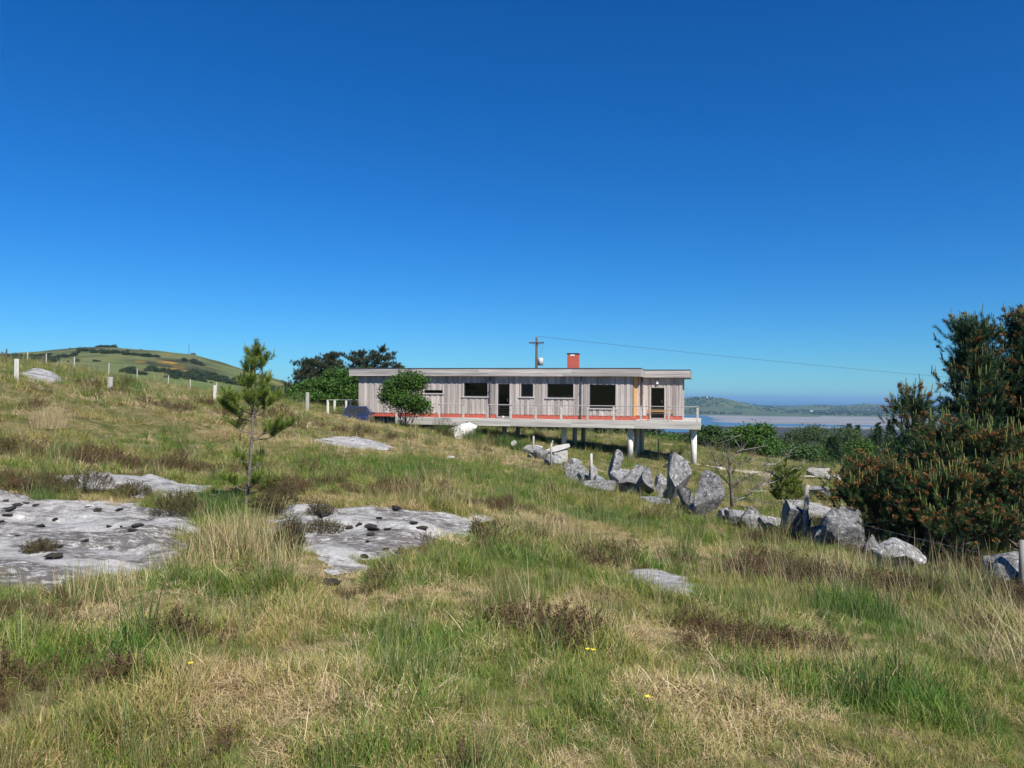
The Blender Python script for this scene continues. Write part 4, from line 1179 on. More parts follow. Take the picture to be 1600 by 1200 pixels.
# ------------------------------------------------------------------ leafy trees
def crown_points(lobes, n, g, shell=.55):
    """points through the outer volume of a set of ellipsoid lobes (centre, radii)"""
    vol = np.array([l[1][0] * l[1][2] for l in lobes]); k = g.choice(len(lobes), n, p=vol / vol.sum())
    C = np.array([l[0] for l in lobes])[k]; Rr = np.array([l[1] for l in lobes])[k]
    u = g.normal(size=(n, 3)); u /= np.linalg.norm(u, axis=1)[:, None]
    rr = g.uniform(shell ** 2, 1, n) ** .5 * (1 + .22 * (fbm(u[:, 0] * 3 + k * 5, u[:, 1] * 3 + u[:, 2] * 2.5, 7, 3) - .5) * 2)
    return C + u * Rr * rr[:, None]
def leafy_tree(name, px, py, d, w, ptop, label, mat, seed, leaf=.09, n=900, stems=4, group=None, crown_from=.25, lobes_n=9, bark=None, per=7, base_z=None, depth=1.0, cat='tree', shell=.55):
    g = np.random.default_rng(seed)
    p = at(px, py, d); p.z = h1(p.x, p.y) if base_z is None else base_z
    ht = at(px, ptop, d).z - p.z; W = w / 1200. * d
    t = empty(name, p); tag(t, label, cat, group)
    lobes = []
    for k in range(lobes_n):
        s = (k + .5) / lobes_n; az = k * 2.4 + g.uniform(0, .6)
        z = ht * (crown_from + (1 - crown_from) * (.18 + .62 * ((k * .618) % 1)))
        rr = W * .5 * (.30 + .42 * math.sqrt(1 - ((z / ht - .5) / .62) ** 2 if abs(z / ht - .5) < .6 else .1))
        lobes.append(((math.cos(az) * rr * .72, math.sin(az) * rr * .72 * depth, z), (W * g.uniform(.13, .29), W * g.uniform(.13, .29) * depth, ht * (1 - crown_from) * g.uniform(.14, .29))))
    lobes.append(((0, 0, ht * .80), (W * .26, W * .26 * depth, ht * .20)))
    pts = crown_points(lobes, n, g, shell)
    pts[:, 2] = np.clip(pts[:, 2], .05, ht * 1.02)
    v, f, r_ = leaves(pts, leaf, g, .5, per, leaf * 1.5)
    tr = MB()
    for k in range(stems):
        az = 6.28 * k / stems + g.uniform(0, .7); L = lobes[k % len(lobes)][0]
        foot = Vector((math.cos(az) * .06 * W * (stems > 1), math.sin(az) * .06 * W * (stems > 1), -.15))
        P = limb(tr, foot, Vector(L), max(.022 * ht / max(1, stems ** .4), .02), .012, g, .06, 6, 6)
        for j in range(4):
            a = P[2 + j % 4]; q = pts[g.integers(len(pts))]
            limb(tr, a, a.lerp(Vector(q), .75), .012, .005, g, .07, 4, 4)
    tr.build('trunk', bark or M_BARK, t, True)
    obj('crown', mesh_np('crown', v, f, mat, False, dict(rnd=r_)), t)
    return t
leafy_tree('leafy_bush', 633, 668, 44.3, 88, 578, 'round green leafy bush on bare grey stems in front of the house', M_LEAF, 5, .07, 2200, 16, crown_from=.20, lobes_n=13, shell=.35, cat='bush')
GT = 'broadleaf trees at the left end of the house'
leafy_tree('broadleaf_tree', 532, 642, 66, 128, 576, 'tallest rounded green tree behind the left end of the house', M_LEAF, 21, .11, 2400, 3, GT, .08)
leafy_tree('broadleaf_tree', 490, 645, 63, 92, 594, 'lower green tree left of the tallest rounded one', M_LEAF, 22, .11, 1400, 3, GT, .05)
leafy_tree('broadleaf_tree', 572, 645, 68, 80, 575, 'green tree partly hidden by the left corner of the house', M_LEAF, 23, .11, 1500, 3, GT, .05)
leafy_tree('broadleaf_tree', 462, 640, 60, 40, 617, 'smallest green bushy tree at the left foot of the dark pines', M_LEAF, 24, .10, 600, 3, GT, .03)

# dark wind-shaped pines behind
def far_pine(px, py, d, w, ptop, label, seed, lean=.15, base_z=None):
    g = np.random.default_rng(seed)
    p = at(px, py, d); p.z = h1(p.x, p.y)
    ht = at(px, ptop, d).z - p.z; W = w / 1200. * d
    t = empty('dark_pine', p); tag(t, label, 'tree', 'dark wind-shaped pines behind the house')
    tr = MB(); top = Vector((lean * ht * .6, 0, ht * .93)); P = limb(tr, (0, 0, -.2), top, .16, .03, g, .03, 7, 8)
    pos, dr = [], []
    for k in range(46):
        s = .18 + .80 * (k / 45); a = Vector((lean * ht * .6 * s, 0, ht * .93 * s)); az = k * 2.4
        L = W * .60 * (1.12 - s) ** .5 * g.uniform(.55, 1.05)
        b = a + Vector((math.cos(az) * L + lean * L * .8, math.sin(az) * L, L * g.uniform(.05, .5)))
        Q = limb(tr, a, b, .03, .012, g, .06, 3, 4)
        for j in range(34):
            u = g.uniform(.3, 1.08); q = a.lerp(b, u) + Vector((g.normal() * .18, g.normal() * .18, g.normal() * .10))
            pos.append(tuple(q)); dr.append((g.normal() * .5 + lean, g.normal() * .5, .8))
    tr.build('trunk', M_BARKD, t, True)
    v, f, r_ = tris_of_needles(pos, dr, .30, .20, 36, .026, g, (25, 70))
    obj('crown', mesh_np('crown', v, f, M_PINE_FAR, False, dict(rnd=r_)), t)
far_pine(476, 640, 74, 84, 560, 'leftmost dark pine with a drooping left side', 31)
far_pine(506, 640, 76, 66, 549, 'dark pine with a flat tuft top, second from the left', 32)
far_pine(551, 640, 80, 74, 546, 'dark pine left of the broadest one above the roof corner', 33)
far_pine(582, 640, 80, 72, 540, 'broadest dark pine rising above the left roof corner', 34)
far_pine(610, 640, 84, 30, 564, 'tiny dark pine tip showing over the roof', 35)

# trees downhill on the right
GR = 'trees downhill between the house and the shore'
RT = [(1108, 66, 60, 668, 'dark green tree right behind the deck corner', M_LEAF3, 'broadleaf_tree'), (1180, 60, 92, 664, 'bright green spreading tree behind the dead branches', M_LEAF, 'broadleaf_tree'),
      (1145, 72, 70, 672, 'mid green tree left of the bright spreading one', M_LEAF3, 'broadleaf_tree'), (1262, 74, 110, 662, 'big grey-green willow in the middle of the right-hand trees', M_LEAF2, 'willow_tree'),
      (1318, 80, 90, 664, 'grey-green willow right of the biggest one', M_LEAF2, 'willow_tree'), (1222, 58, 70, 702, 'low bright green bush under the big willow', M_LEAF, 'broadleaf_tree'),
      (1268, 56, 62, 704, 'low mid green bush left of the dark conifer', M_LEAF3, 'broadleaf_tree'), (1345, 62, 60, 690, 'fresh green tree just left of the big pine', M_LEAF, 'broadleaf_tree'),
      (1372, 84, 66, 664, 'grey-green willow next to the big pine', M_LEAF2, 'willow_tree'), (1085, 70, 46, 680, 'dark green tree seen under the deck beside the right column', M_LEAF3, 'broadleaf_tree'),
      (1000, 74, 70, 682, 'green tree seen under the deck between the columns', M_LEAF3, 'broadleaf_tree'), (1045, 72, 66, 684, 'green tree seen under the deck nearer the right column', M_LEAF, 'broadleaf_tree'),
      (940, 76, 60, 684, 'green tree seen under the deck left of the first column', M_LEAF3, 'broadleaf_tree'), (1430, 70, 90, 668, 'dark green tree hidden behind the big pine', M_LEAF3, 'broadleaf_tree'),
      (1520, 66, 110, 668, 'green tree far behind the right side of the big pine', M_LEAF3, 'broadleaf_tree')]
for k, (px, d, w, pt, lab, mt, nm) in enumerate(RT):
    leafy_tree(nm, px, 720, d, w, pt, lab, mt, 60 + k, .085 if mt is M_LEAF2 else .11, int(14 * w + 500), 3, GR, .04, 10, shell=.6)
def spruce(px, d, w, ptop, label, seed):
    g = np.random.default_rng(seed); p = at(px, 700, d); p.z = h1(p.x, p.y); ht = at(px, ptop, d).z - p.z; W = w / 1200. * d
    t = empty('spruce_tree', p); tag(t, label, 'tree', GR)
    tr = MB(); tr.tube([(0, 0, -.2), (0, 0, ht)], [.10, .01], 7)
    pos, dr = [], []
    for k in range(int(34)):
        s = .05 + .93 * k / 33
        for j in range(7):
            az = g.uniform(0, 6.28); L = W * .5 * (1.03 - s) * g.uniform(.7, 1.1)
            for u in (.35, .6, .8, 1.0):
                pos.append((math.cos(az) * L * u, math.sin(az) * L * u, ht * s - L * u * .15 + g.normal() * .04)); dr.append((math.cos(az), math.sin(az), .25))
    tr.build('trunk', M_BARKD, t)
    v, f, r_ = tris_of_needles(pos, dr, .22, .14, 26, .02, g, (30, 75))
    obj('crown', mesh_np('crown', v, f, M_PINE, False, dict(rnd=r_)), t)
spruce(1302, 58, 46, 682, 'dark conifer between the low bushes and the fresh green tree', 91)
spruce(1327, 84, 22, 662, 'pointed spruce tip left of centre above the willows', 92)
spruce(1340, 86, 22, 664, 'pointed spruce tip in the middle above the willows', 93)
spruce(1392, 82, 40, 655, 'tallest pointed spruce beside the big pine', 94)
spruce(1372, 80, 30, 660, 'pointed spruce left of the tallest one', 95)

# ------------------------------------------------------------------ dead tree
def dead_tree():
    g = np.random.default_rng(44); d = 21.5
    p = on_ground(1144, 795, d); t = empty('dead_tree', p); tag(t, 'bare dead tree with bleached twisted branches among the stones', 'tree')
    def L(px, py, dd=0): return at(px, py, d + dd) - p
    tr = MB(); tw = MB()
    def path(pts, r0, r1, mb): 
        q = [Vector(x) for x in pts]; mb.tube(q, np.linspace(r0, r1, len(q)), 6); return q
    trunk = path([L(1144, 800), L(1143, 770), L(1141, 745), L(1140, 728)], .055, .042, tr)
    arms = [([(1141, 745), (1135, 730), (1120, 728), (1112, 705), (1106, 692)], M_BARK), ([(1140, 730), (1137, 712), (1131, 700), (1128, 684)], M_BARK), ([(1140, 730), (1146, 715), (1153, 705), (1163, 702)], M_BARK),
            ([(1142, 742), (1150, 730), (1163, 722), (1172, 724)], M_BARK), ([(1143, 760), (1150, 755), (1165, 748), (1175, 744)], M_BARK), ([(1143, 762), (1133, 750), (1126, 742), (1118, 730)], M_BARK),
            ([(1145, 785), (1165, 776), (1180, 765), (1192, 757), (1210, 753), (1228, 744), (1240, 732), (1252, 731)], M_DEAD), ([(1192, 757), (1202, 745), (1212, 736)], M_DEAD), ([(1160, 778), (1175, 768), (1197, 767)], M_DEAD),
            ([(1143, 765), (1158, 750), (1180, 740), (1205, 737)], M_BARK), ([(1190, 727), (1212, 725), (1228, 714), (1236, 712)], M_DEAD)]
    dm = MB()
    for pts, mt in arms:
        dz = g.uniform(-.5, .5); n_ = len(pts)
        q = [L(x, y, dz * i / (n_ - 1)) for i, (x, y) in enumerate(pts)]
        b = dm if mt is M_DEAD else tr
        path(q, .02, .006, b)
        for i in range(1, n_):
            for j in range(5):
                a = q[i - 1].lerp(q[i], g.uniform(.2, 1)); e = a + Vector((g.normal() * .22, g.normal() * .22, abs(g.normal()) * .22 + .05))
                m2 = a.lerp(e, .5) + Vector(g.normal(size=3)) * .03
                bb = dm if g.uniform() < .18 else tr
                bb.tube([a, m2, e], [.006, .0045, .002], 4)
                for s in range(2):
                    c = a.lerp(e, g.uniform(.4, .9)); bb.tube([c, c + Vector((g.normal() * .11, g.normal() * .11, abs(g.normal()) * .10))], [.003, .0015], 3)
    tr.build('trunk', M_BARK, t, True); dm.build('bleached_branch', M_DEAD, t, True)
dead_tree()

# ================================================================== GRASS, RUSHES, HEATHER
def blades(n, g, hgt, radius, th0, th1, width, seg=3, spread_h=.35, base_up=0.0, mesh_only=False):
    """n bent blades; th0, th1: ranges of the lean at root and tip in degrees"""
    az = g.uniform(0, 2 * np.pi, n); rr = radius * np.sqrt(g.uniform(0, 1, n)); ra = g.uniform(0, 2 * np.pi, n)
    root = np.stack([rr * np.cos(ra), rr * np.sin(ra), np.full(n, -.02)], 1)
    L = hgt * (1 - spread_h * g.uniform(0, 1, n)); a0 = np.radians(g.uniform(*th0, n)); a1 = np.radians(g.uniform(*th1, n))
    d = np.stack([np.cos(az), np.sin(az), 0 * az], 1); tw = az + np.pi / 2 + g.normal(0, .6, n)
    side = np.stack([np.cos(tw), np.sin(tw), 0 * az], 1)
    p = root.copy(); V = []; T = []
    for k in range(seg + 1):
        t = k / seg; w = width * (1 - .85 * t ** 1.5) * .5
        if k < seg:
            V += [p - side * w, p + side * w]; T += [np.full(n, t)] * 2
        else:
            V += [p]; T += [np.full(n, 1.)]
        a = a0 + (a1 - a0) * (t + .5 / seg); st = (L / seg)[:, None]
        p = p + (d * np.sin(a)[:, None] + np.array([0, 0, 1.]) * np.cos(a)[:, None]) * st
    m = 2 * seg + 1
    v = np.stack(V, 1).reshape(-1, 3); base = np.arange(n)[:, None] * m
    q = np.concatenate([base + [[2 * k, 2 * k + 1, 2 * k + 3, 2 * k + 2]] for k in range(seg - 1)]) if seg > 1 else np.zeros((0, 4), int)
    tr = base + [[2 * seg - 2, 2 * seg - 1, 2 * seg]]
    rnd = np.repeat(g.uniform(0, 1, n), m)
    return v, [q, tr], rnd
def merge(parts):
    V, F, A, n = [], {}, [], 0
    for v, fs, r_ in parts:
        for f in fs:
            if len(f): F.setdefault(f.shape[1], []).append(np.asarray(f) + n)
        V.append(v); A.append(r_); n += len(v)
    return np.concatenate(V), [np.concatenate(x) for x in F.values()], np.concatenate(A)
def proto(name, parts, mat):
    v, f, r_ = merge(parts)
    return bpy.data.objects.new(name, mesh_np(name, v, f, mat, False, dict(rnd=r_)))
M_GREEN = leaf_mat('green_grass', [(.40, .31, .13), (.31, .27, .085), (.22, .24, .05), (.135, .205, .034), (.075, .16, .024)], .55, .3, 'rnd', True)
M_STRAW = leaf_mat('straw_grass', [(.24, .17, .08), (.42, .31, .15), (.56, .44, .24), (.66, .55, .34)], .7, .25, 'rnd', True)
M_RUSH = leaf_mat('rush_stalks', [(.30, .23, .10), (.14, .16, .05), (.07, .115, .03), (.05, .09, .03)], .45, .1, 'rnd', True)
M_HEATH = leaf_mat('heather_sprigs', [(.065, .036, .026), (.11, .065, .04), (.12, .085, .035), (.085, .09, .03)], .8, .1, 'rnd', True)
M_STALK = leaf_mat('tall_stalks', [(.30, .23, .12), (.42, .34, .19), (.52, .44, .27)], .7, .15, 'rnd', True)
M_HEATHER_BUSH = leaf_mat('heather_bush', [(.045, .03, .022), (.08, .055, .03), (.085, .08, .03), (.06, .07, .025)], .8, .1)
M_RUSH_CL = leaf_mat('rush_clump', [(.30, .20, .09), (.48, .38, .20), (.42, .34, .19), (.34, .27, .13), (.22, .21, .08), (.12, .16, .045), (.08, .13, .03)], .5, .15)
M_GREEN_CL = leaf_mat('green_clump', [(.13, .16, .05), (.085, .15, .03), (.055, .13, .02), (.05, .11, .02)], .5, .25)
M_STRAW_CL = leaf_mat('straw_clump', [(.26, .20, .10), (.38, .30, .17), (.48, .40, .24)], .6, .2)
gp = np.random.default_rng(123)
green_p = [proto('tuft_green', [blades(50, gp, .16 + .03 * k, .13, (3, 35), (20, 95), .0055, 3, .6), blades(26, gp, .12, .15, (20, 70), (70, 150), .006, 3, .5)], M_GREEN) for k in range(4)]
straw_p = [proto('tuft_straw', [blades(60, gp, .15 + .025 * k, .15, (20, 75), (85, 165), .0065, 4, .5), blades(10, gp, .20, .12, (5, 40), (30, 110), .005, 3, .5)], M_STRAW) for k in range(4)]
flat_p = proto('tuft_straw', [blades(16, gp, .34, .16, (45, 80), (78, 100), .0065, 3, .5), blades(30, gp, .14, .15, (30, 80), (90, 165), .007, 3, .5)], M_STRAW)
straw_p.append(flat_p)
broad_p = proto('tuft_green', [blades(22, gp, .15, .12, (10, 50), (40, 120), .011, 4, .5), blades(26, gp, .17, .13, (3, 35), (20, 95), .005, 3, .5)], M_GREEN)
green_p.append(broad_p)
rush_p = [proto('tuft_rush', [blades(42, gp, .34 + .06 * k, .10, (2, 18), (8, 42), .0045, 3, .5)], M_RUSH) for k in range(3)]
stalk_p = [proto('tuft_stalk', [blades(9, gp, .42 + .08 * k, .12, (3, 25), (10, 60), .0035, 4, .4)], M_STALK) for k in range(3)]
def heath_parts(g, n, r, h):
    parts = []
    th = g.uniform(0, 2 * np.pi, n); u = g.uniform(0, 1, n) ** .5; st = np.stack([np.cos(th) * r * u, np.sin(th) * r * u, h * np.sqrt(np.maximum(1 - u * u * .85, .05)) * g.uniform(.55, 1.05, n)], 1)
    dr = np.stack([np.cos(th) * u * .8, np.sin(th) * u * .8, np.ones(n)], 1) + g.normal(size=(n, 3)) * .35
    v, f, r_ = tris_of_needles(st - dr * .05, dr, .10, .022, 22, .006, g, (35, 80)); parts.append((v, [f], r_))
    vv, ff, rr = blades(max(8, n // 4), g, h * .95, r * .35, (5, 40), (20, 70), .006, 2, .4); parts.append((vv, ff, rr * .3))
    return parts
heath_p = [proto('tuft_heath', heath_parts(gp, 34, .15, .15 + .03 * k), M_HEATH) for k in range(3)]

def scatter(name, pts, protos, scale, tint, label, cat, g):
    n = len(pts)
    me = bpy.data.meshes.new(name); me.vertices.add(n); me.vertices.foreach_set('co', np.asarray(pts, np.float32).ravel())
    def A(k, t, v, f='value'):
        a = me.attributes.new(k, t, 'POINT'); a.data.foreach_set(f, np.ascontiguousarray(v).ravel())
    A('scl', 'FLOAT', np.asarray(scale, np.float32)); A('tint', 'FLOAT', np.asarray(tint, np.float32))
    A('idx', 'INT', g.integers(0, len(protos), n).astype(np.int32))
    rot = np.stack([g.normal(0, .10, n), g.normal(0, .10, n), g.uniform(0, 6.283, n)], 1).astype(np.float32); A('rot', 'FLOAT_VECTOR', rot, 'vector')
    o = tag(obj(name, me), label, cat, None, 'stuff')
    c = bpy.data.collections.new(name + '_kinds')
    for p in protos: c.objects.link(p)
    ng = bpy.data.node_groups.new(name, 'GeometryNodeTree')
    ng.interface.new_socket('Geometry', in_out='INPUT', socket_type='NodeSocketGeometry'); ng.interface.new_socket('Geometry', in_out='OUTPUT', socket_type='NodeSocketGeometry')
    nd, lk = ng.nodes, ng.links
    gi, go = nd.new('NodeGroupInput'), nd.new('NodeGroupOutput')
    ci = nd.new('GeometryNodeCollectionInfo'); ci.inputs['Collection'].default_value = c; ci.inputs['Separate Children'].default_value = True; ci.inputs['Reset Children'].default_value = True
    ip = nd.new('GeometryNodeInstanceOnPoints'); ip.inputs['Pick Instance'].default_value = True
    def named(k, t):
        a = nd.new('GeometryNodeInputNamedAttribute'); a.data_type = t; a.inputs['Name'].default_value = k; return a.outputs['Attribute']
    e = nd.new('FunctionNodeEulerToRotation')
    lk.new(gi.outputs[0], ip.inputs['Points']); lk.new(ci.outputs[0], ip.inputs['Instance']); lk.new(named('idx', 'INT'), ip.inputs['Instance Index'])
    lk.new(named('rot', 'FLOAT_VECTOR'), e.inputs[0]); lk.new(e.outputs[0], ip.inputs['Rotation']); lk.new(named('scl', 'FLOAT'), ip.inputs['Scale'])
    lk.new(ip.outputs[0], go.inputs[0])
    md = o.modifiers.new('scatter', 'NODES'); md.node_group = ng
    return o

# patches the photograph shows: (pixel on the ground, radius in metres along x and y, kind, strength)
PATCH = []
def patch(px, py, rx, ry, kind, s=1.0):
    x, y = ground_hit(px, py); PATCH.append((x, y, rx, ry, kind, s))
for a in [(660, 735, 3.5, 4, 'g', .9), (930, 800, 2.2, 2, 'g', .9), (740, 890, .9, .8, 'g', .8), (1330, 960, .9, .7, 'g', 1.1), (330, 800, .9, .8, 'g', 1), (1000, 830, 1.5, 1.2, 'g', .6), (250, 690, 3, 2.5, 'g', .7),
          (560, 730, 2, 3, 'g', .6), (1500, 1120, .6, .5, 'g', .8), (180, 1030, .5, .4, 'g', .6), (150, 625, 3, 4, 'g', .6), (700, 985, .5, .5, 'g', .5), (1090, 870, 1.0, .8, 'g', .5),
          (300, 665, 6, 3, 's', .9), (640, 700, 4, 3, 's', .8), (800, 715, 3, 5, 's', .8), (860, 830, 1.2, 1.4, 's', .8), (60, 650, 3, 3, 's', .7), (180, 960, .5, .5, 's', .8), (1130, 1090, .5, .5, 's', .7), (1000, 760, 1.4, 1.5, 's', .5),
          (840, 970, .4, .3, 's', .9), (1250, 1030, .8, .5, 's', .7), (480, 1100, .4, .5, 's', .6), (560, 660, 4, 3, 's', .6), (1050, 1000, .7, .6, 's', .5), (330, 1080, .4, .4, 's', .6),
          (1270, 905, 1.4, .7, 'h', 1.9), (1440, 930, 1.2, .7, 'h', 1.7), (1150, 1000, .5, .35, 'h', 1.6), (860, 1000, .35, .3, 'h', 1.2), (250, 728, 4, .9, 'h', 1.3), (20, 755, 1.5, .8, 'h', 1.2), (60, 1080, .45, .5, 'h', 2.2), (80, 970, .6, .4, 'h', 1.8), (1110, 1010, .5, .4, 'h', 1.1),
          (690, 1080, .5, .4, 'h', .8), (340, 1180, .35, .3, 'h', 1.), (640, 775, 1.2, .9, 'h', .8), (760, 790, .9, .8, 'h', .7), (440, 765, 1.4, 1.0, 'h', .9), (480, 665, 3, 2, 'h', .8), (290, 640, 3, 3, 'h', .6), (1180, 850, 1.2, .8, 'h', .6), (1250, 930, 1.5, .9, 't', .35), (1450, 960, 1.2, .9, 't', .5), (1100, 900, 1., 1., 't', .2), (380, 860, .7, .7, 't', .3), (880, 820, 1.2, 1.5, 't', .15), (1350, 890, 1.5, .8, 't', .35), (1560, 1020, .8, .6, 't', .5), (1500, 900, 1., .6, 'h', .6)]:
    patch(*a)
def kinds_at(x, y):
    g_ = .54 + .7 * (fbm(x / 2.3, y / 2.3, 101, 3) - .5) * 2 + .8 * (fbm(x / .45, y / .45, 111, 2) - .5); s_ = .34 + .7 * (fbm(x / 1.7, y / 1.9, 202, 3) - .5) * 2 + .9 * (fbm(x / .5, y / .5, 222, 2) - .5); h_ = -.25 + .6 * (fbm(x / 1.2, y / 1.0, 303, 3) - .5) * 2 + .5 * (fbm(x / .35, y / .35, 333, 2) - .5)
    for (px, py, rx, ry, k, st) in PATCH:
        st = st * (.8 if py > 10 else .35) if k == 'h' else st
        w = st * np.exp(-(((x - px) / rx) ** 2 + ((y - py) / ry) ** 2))
        if k == 'g': g_ = g_ + w; s_ = s_ - .4 * w
        elif k == 's': s_ = s_ + w; g_ = g_ - .3 * w
        elif k == 't': pass
        else: h_ = h_ + w; g_ = g_ - .5 * w; s_ = s_ - .4 * w
    return np.maximum(g_, .06), np.maximum(s_, .06), np.maximum(h_, 0)
def free(x, y):
    ok = np.ones(len(x), bool)
    for P in SLAB_POLY:
        b = np.array(P); m = (x > b[:, 0].min() - 1) & (x < b[:, 0].max() + 1) & (y > b[:, 1].min() - 1) & (y < b[:, 1].max() + 1)
        if m.any(): ok[m] &= ~(sd_poly(x[m], y[m], P) + edge_noise(x[m], y[m]) + (fbm(x[m] * 5, y[m] * 5, 43, 2) - .5) * .5 > .05)
    for (sx, sy, sr) in STONE_FOOT: ok &= ((x - sx) ** 2 + (y - sy) ** 2) > (sr * .8) ** 2
    dx, dy = x - HORG.x, y - HORG.y; u = dx * HDIR.x + dy * HDIR.y; v = dx * HNRM.x + dy * HNRM.y
    zz = H(x, y)
    ok &= ~((u > -2.6) & (u < DU1 + .1) & (v > DV - .05) & (v < BACK) & (zz > DECK - .75))
    pc = on_ground(559, 655, 47.2); ok &= ~((np.abs(x - pc.x) < 1.0) & (np.abs(y - pc.y) < 2.3))
    return ok
gs = np.random.default_rng(2024)
BANDS = [(1.1, 4.5, 300, .70), (4.5, 9, 210, .78), (9, 16, 95, .95), (16, 28, 30, 1.22), (28, 45, 14, 1.45), (45, 72, 7, 1.8), (72, 110, 2.2, 2.4)]
acc = {k: [] for k in 'gsrth'}
for r0, r1, dens, sc in BANDS:
    half = R(43) if r0 > 4 else R(60)
    n = int(dens * half * (r1 ** 2 - r0 ** 2))
    r_ = np.sqrt(gs.uniform(r0 ** 2, r1 ** 2, n)); th = gs.uniform(-half, half, n); x, y = r_ * np.sin(th), r_ * np.cos(th)
    if r0 >= 72: m = (x / y < .1); x, y = x[m], y[m]
    m = free(x, y); x, y = x[m], y[m]; n = len(x)
    g_, s_, h_ = kinds_at(x, y)
    rush = .04 * g_ + .25 * np.maximum(fbm(x / 1.1, y / 1.1, 404, 2) - .58, 0) * 4; stalk = .02 + .06 * s_ + sum(st * np.exp(-(((x - px) / rx) ** 2 + ((y - py) / ry) ** 2)) for (px, py, rx, ry, k, st) in PATCH if k == 't')
    tot = g_ + s_ + h_ + rush + stalk; u = gs.uniform(0, 1, n) * tot
    c1, c2, c3, c4 = g_, g_ + s_, g_ + s_ + h_, g_ + s_ + h_ + rush
    kind = np.where(u < c1, 0, np.where(u < c2, 1, np.where(u < c3, 2, np.where(u < c4, 3, 4))))
    z = H(x, y); P = np.stack([x, y, z], 1)
    tn = (fbm(x / .8, y / .8, 505, 3) - .5) * .9
    hv = .34 + 1.6 * fbm(x / .6, y / .6, 606, 2) ** 1.7
    for k, key in enumerate('gshrt'):
        m = kind == k
        acc[key].append((P[m], sc * hv[m] * gs.uniform(.75, 1.25, m.sum()) * (1.0 if key != 't' else .9), tn[m] + (.30 * (g_[m] - s_[m]) if key == 'g' else 0)))
def cat3(key): return [np.concatenate([a[i] for a in acc[key]]) for i in range(3)]
for key, nm, pr, lab, ct in (('g', 'green_grass', green_p, 'green tufts of grass growing all over the rough ground', 'grass'), ('s', 'straw_grass', straw_p, 'matted pale dead grass curling between the green tufts', 'grass'),
                             ('h', 'heather', heath_p, 'dark brown low heather scattered through the grass', 'heather'), ('r', 'rushes', rush_p, 'thin upright rushes standing above the grass', 'rushes'),
                             ('t', 'tall_stalks', stalk_p, 'sparse tall dry stalks rising out of the grass', 'grass')):
    p_, s_, t_ = cat3(key); scatter(nm, p_, pr, s_, t_, lab, ct, gs)

# ------------------------------------------------------------------ single clumps one can point to
def clump(name, px, py, d, label, cat, parts, mat, group=None, scale=1.0):
    p = on_ground(px, py, d); v, f, r_ = merge(parts)
    return tag(obj(name, mesh_np(name, v, f, mat, False, dict(rnd=r_)), None, p, (0, 0, 0), (scale,) * 3), label, cat, group)
gc = np.random.default_rng(77)
def rushes(n, h, r, lean=(4, 34)): return [blades(n, gc, h, r, (1, 20), lean, .005, 4, .55), blades(n // 3, gc, h * .5, r, (5, 30), (30, 100), .006, 3, .5)]
clump('grass_clump', 365, 885, 7.9, 'tall straw-tipped rush clump in front of the young pine', 'grass clump', rushes(330, .72, .40, (8, 62)) + [blades(60, gc, .85, .35, (5, 30), (20, 85), .004, 5, .4)], M_RUSH_CL)
clump('grass_clump', 415, 895, 7.7, 'rush clump leaning against the left side of the dotted slab', 'grass clump', rushes(230, .55, .34, (10, 60)), M_RUSH_CL)
clump('grass_clump', 300, 905, 7.2, 'rush clump at the right end of the broad left slab', 'grass clump', rushes(200, .50, .34, (10, 70)), M_RUSH_CL)
clump('grass_clump', 150, 945, 6.0, 'thin rush tuft at the front edge of the broad left slab', 'grass clump', rushes(260, .42, .30), M_RUSH_CL)
clump('grass_clump', 860, 850, 11.2, 'pale tussock in the middle of the meadow', 'grass clump', rushes(260, .55, .45, (10, 70)), M_STRAW_CL)
clump('grass_clump', 1330, 985, 7.6, 'bright green sedge clump below the largest wall block', 'grass clump', rushes(520, .52, .42, (10, 50)), M_GREEN_CL)
clump('grass_clump', 330, 800, 11.0, 'vivid green grass clump left of the young pine', 'grass clump', rushes(480, .48, .5, (10, 60)), M_GREEN_CL)
clump('grass_clump', 1590, 1050, 5.9, 'sprawling pale stalks leaning in from the right edge', 'grass clump', [blades(130, gc, 1.0, .30, (15, 45), (35, 85), .005, 5, .5)], M_STRAW_CL)
clump('grass_clump', 1450, 905, 11.2, 'dry tall grass stems under the big pine', 'grass clump', [blades(170, gc, .85, .95, (2, 18), (6, 50), .006, 5, .5)], M_STRAW_CL)
clump('grass_clump', 78, 640, 20.5, 'big straw tussock on the left rise below the white post', 'grass clump', rushes(520, .8, .5, (8, 45)), M_STRAW_CL)
for px, py, d, lab in ((738, 690, 43, 'green tussock beside the big pale boulder'), (786, 692, 42.5, 'green tussock left of the small white boulder'), (815, 697, 41.5, 'dark green tussock right of the small white boulder'), (695, 682, 43.5, 'green tussock under the deck left of the boulder')):
    clump('grass_clump', px, py, d, lab, 'grass clump', [blades(420, gc, .95, .55, (2, 25), (15, 60), .016, 3, .5)], M_GREEN_CL)
def hbush(px, py, d, w, h, label, n=240): 
    W, Hh = w / 1200. * d, h / 1200. * d
    clump('heather_bush', px, py, d, label, 'heather', heath_parts(gc, n, W / 2, Hh), M_HEATHER_BUSH)
hbush(75, 775, 12.0, 85, 38, 'brown heather clump at the upper left of the broad slab', 320)
hbush(140, 778, 12.2, 70, 38, 'bushy heather clump on the neck between the two left slabs', 320)
hbush(205, 782, 12.2, 60, 22, 'low heather mat right of the bushy clump', 260)
hbush(278, 812, 10.3, 80, 42, 'round dark heather bush at the right tip of the broad slab', 380)
hbush(432, 785, 11.2, 66, 58, 'dark shadowy heather bush at the foot of the young pine', 380)
hbush(500, 810, 10.6, 46, 22, 'small heather tuft growing on the dotted slab', 200)
hbush(505, 833, 9.7, 70, 18, 'low brown heather strip across the dotted slab', 260)
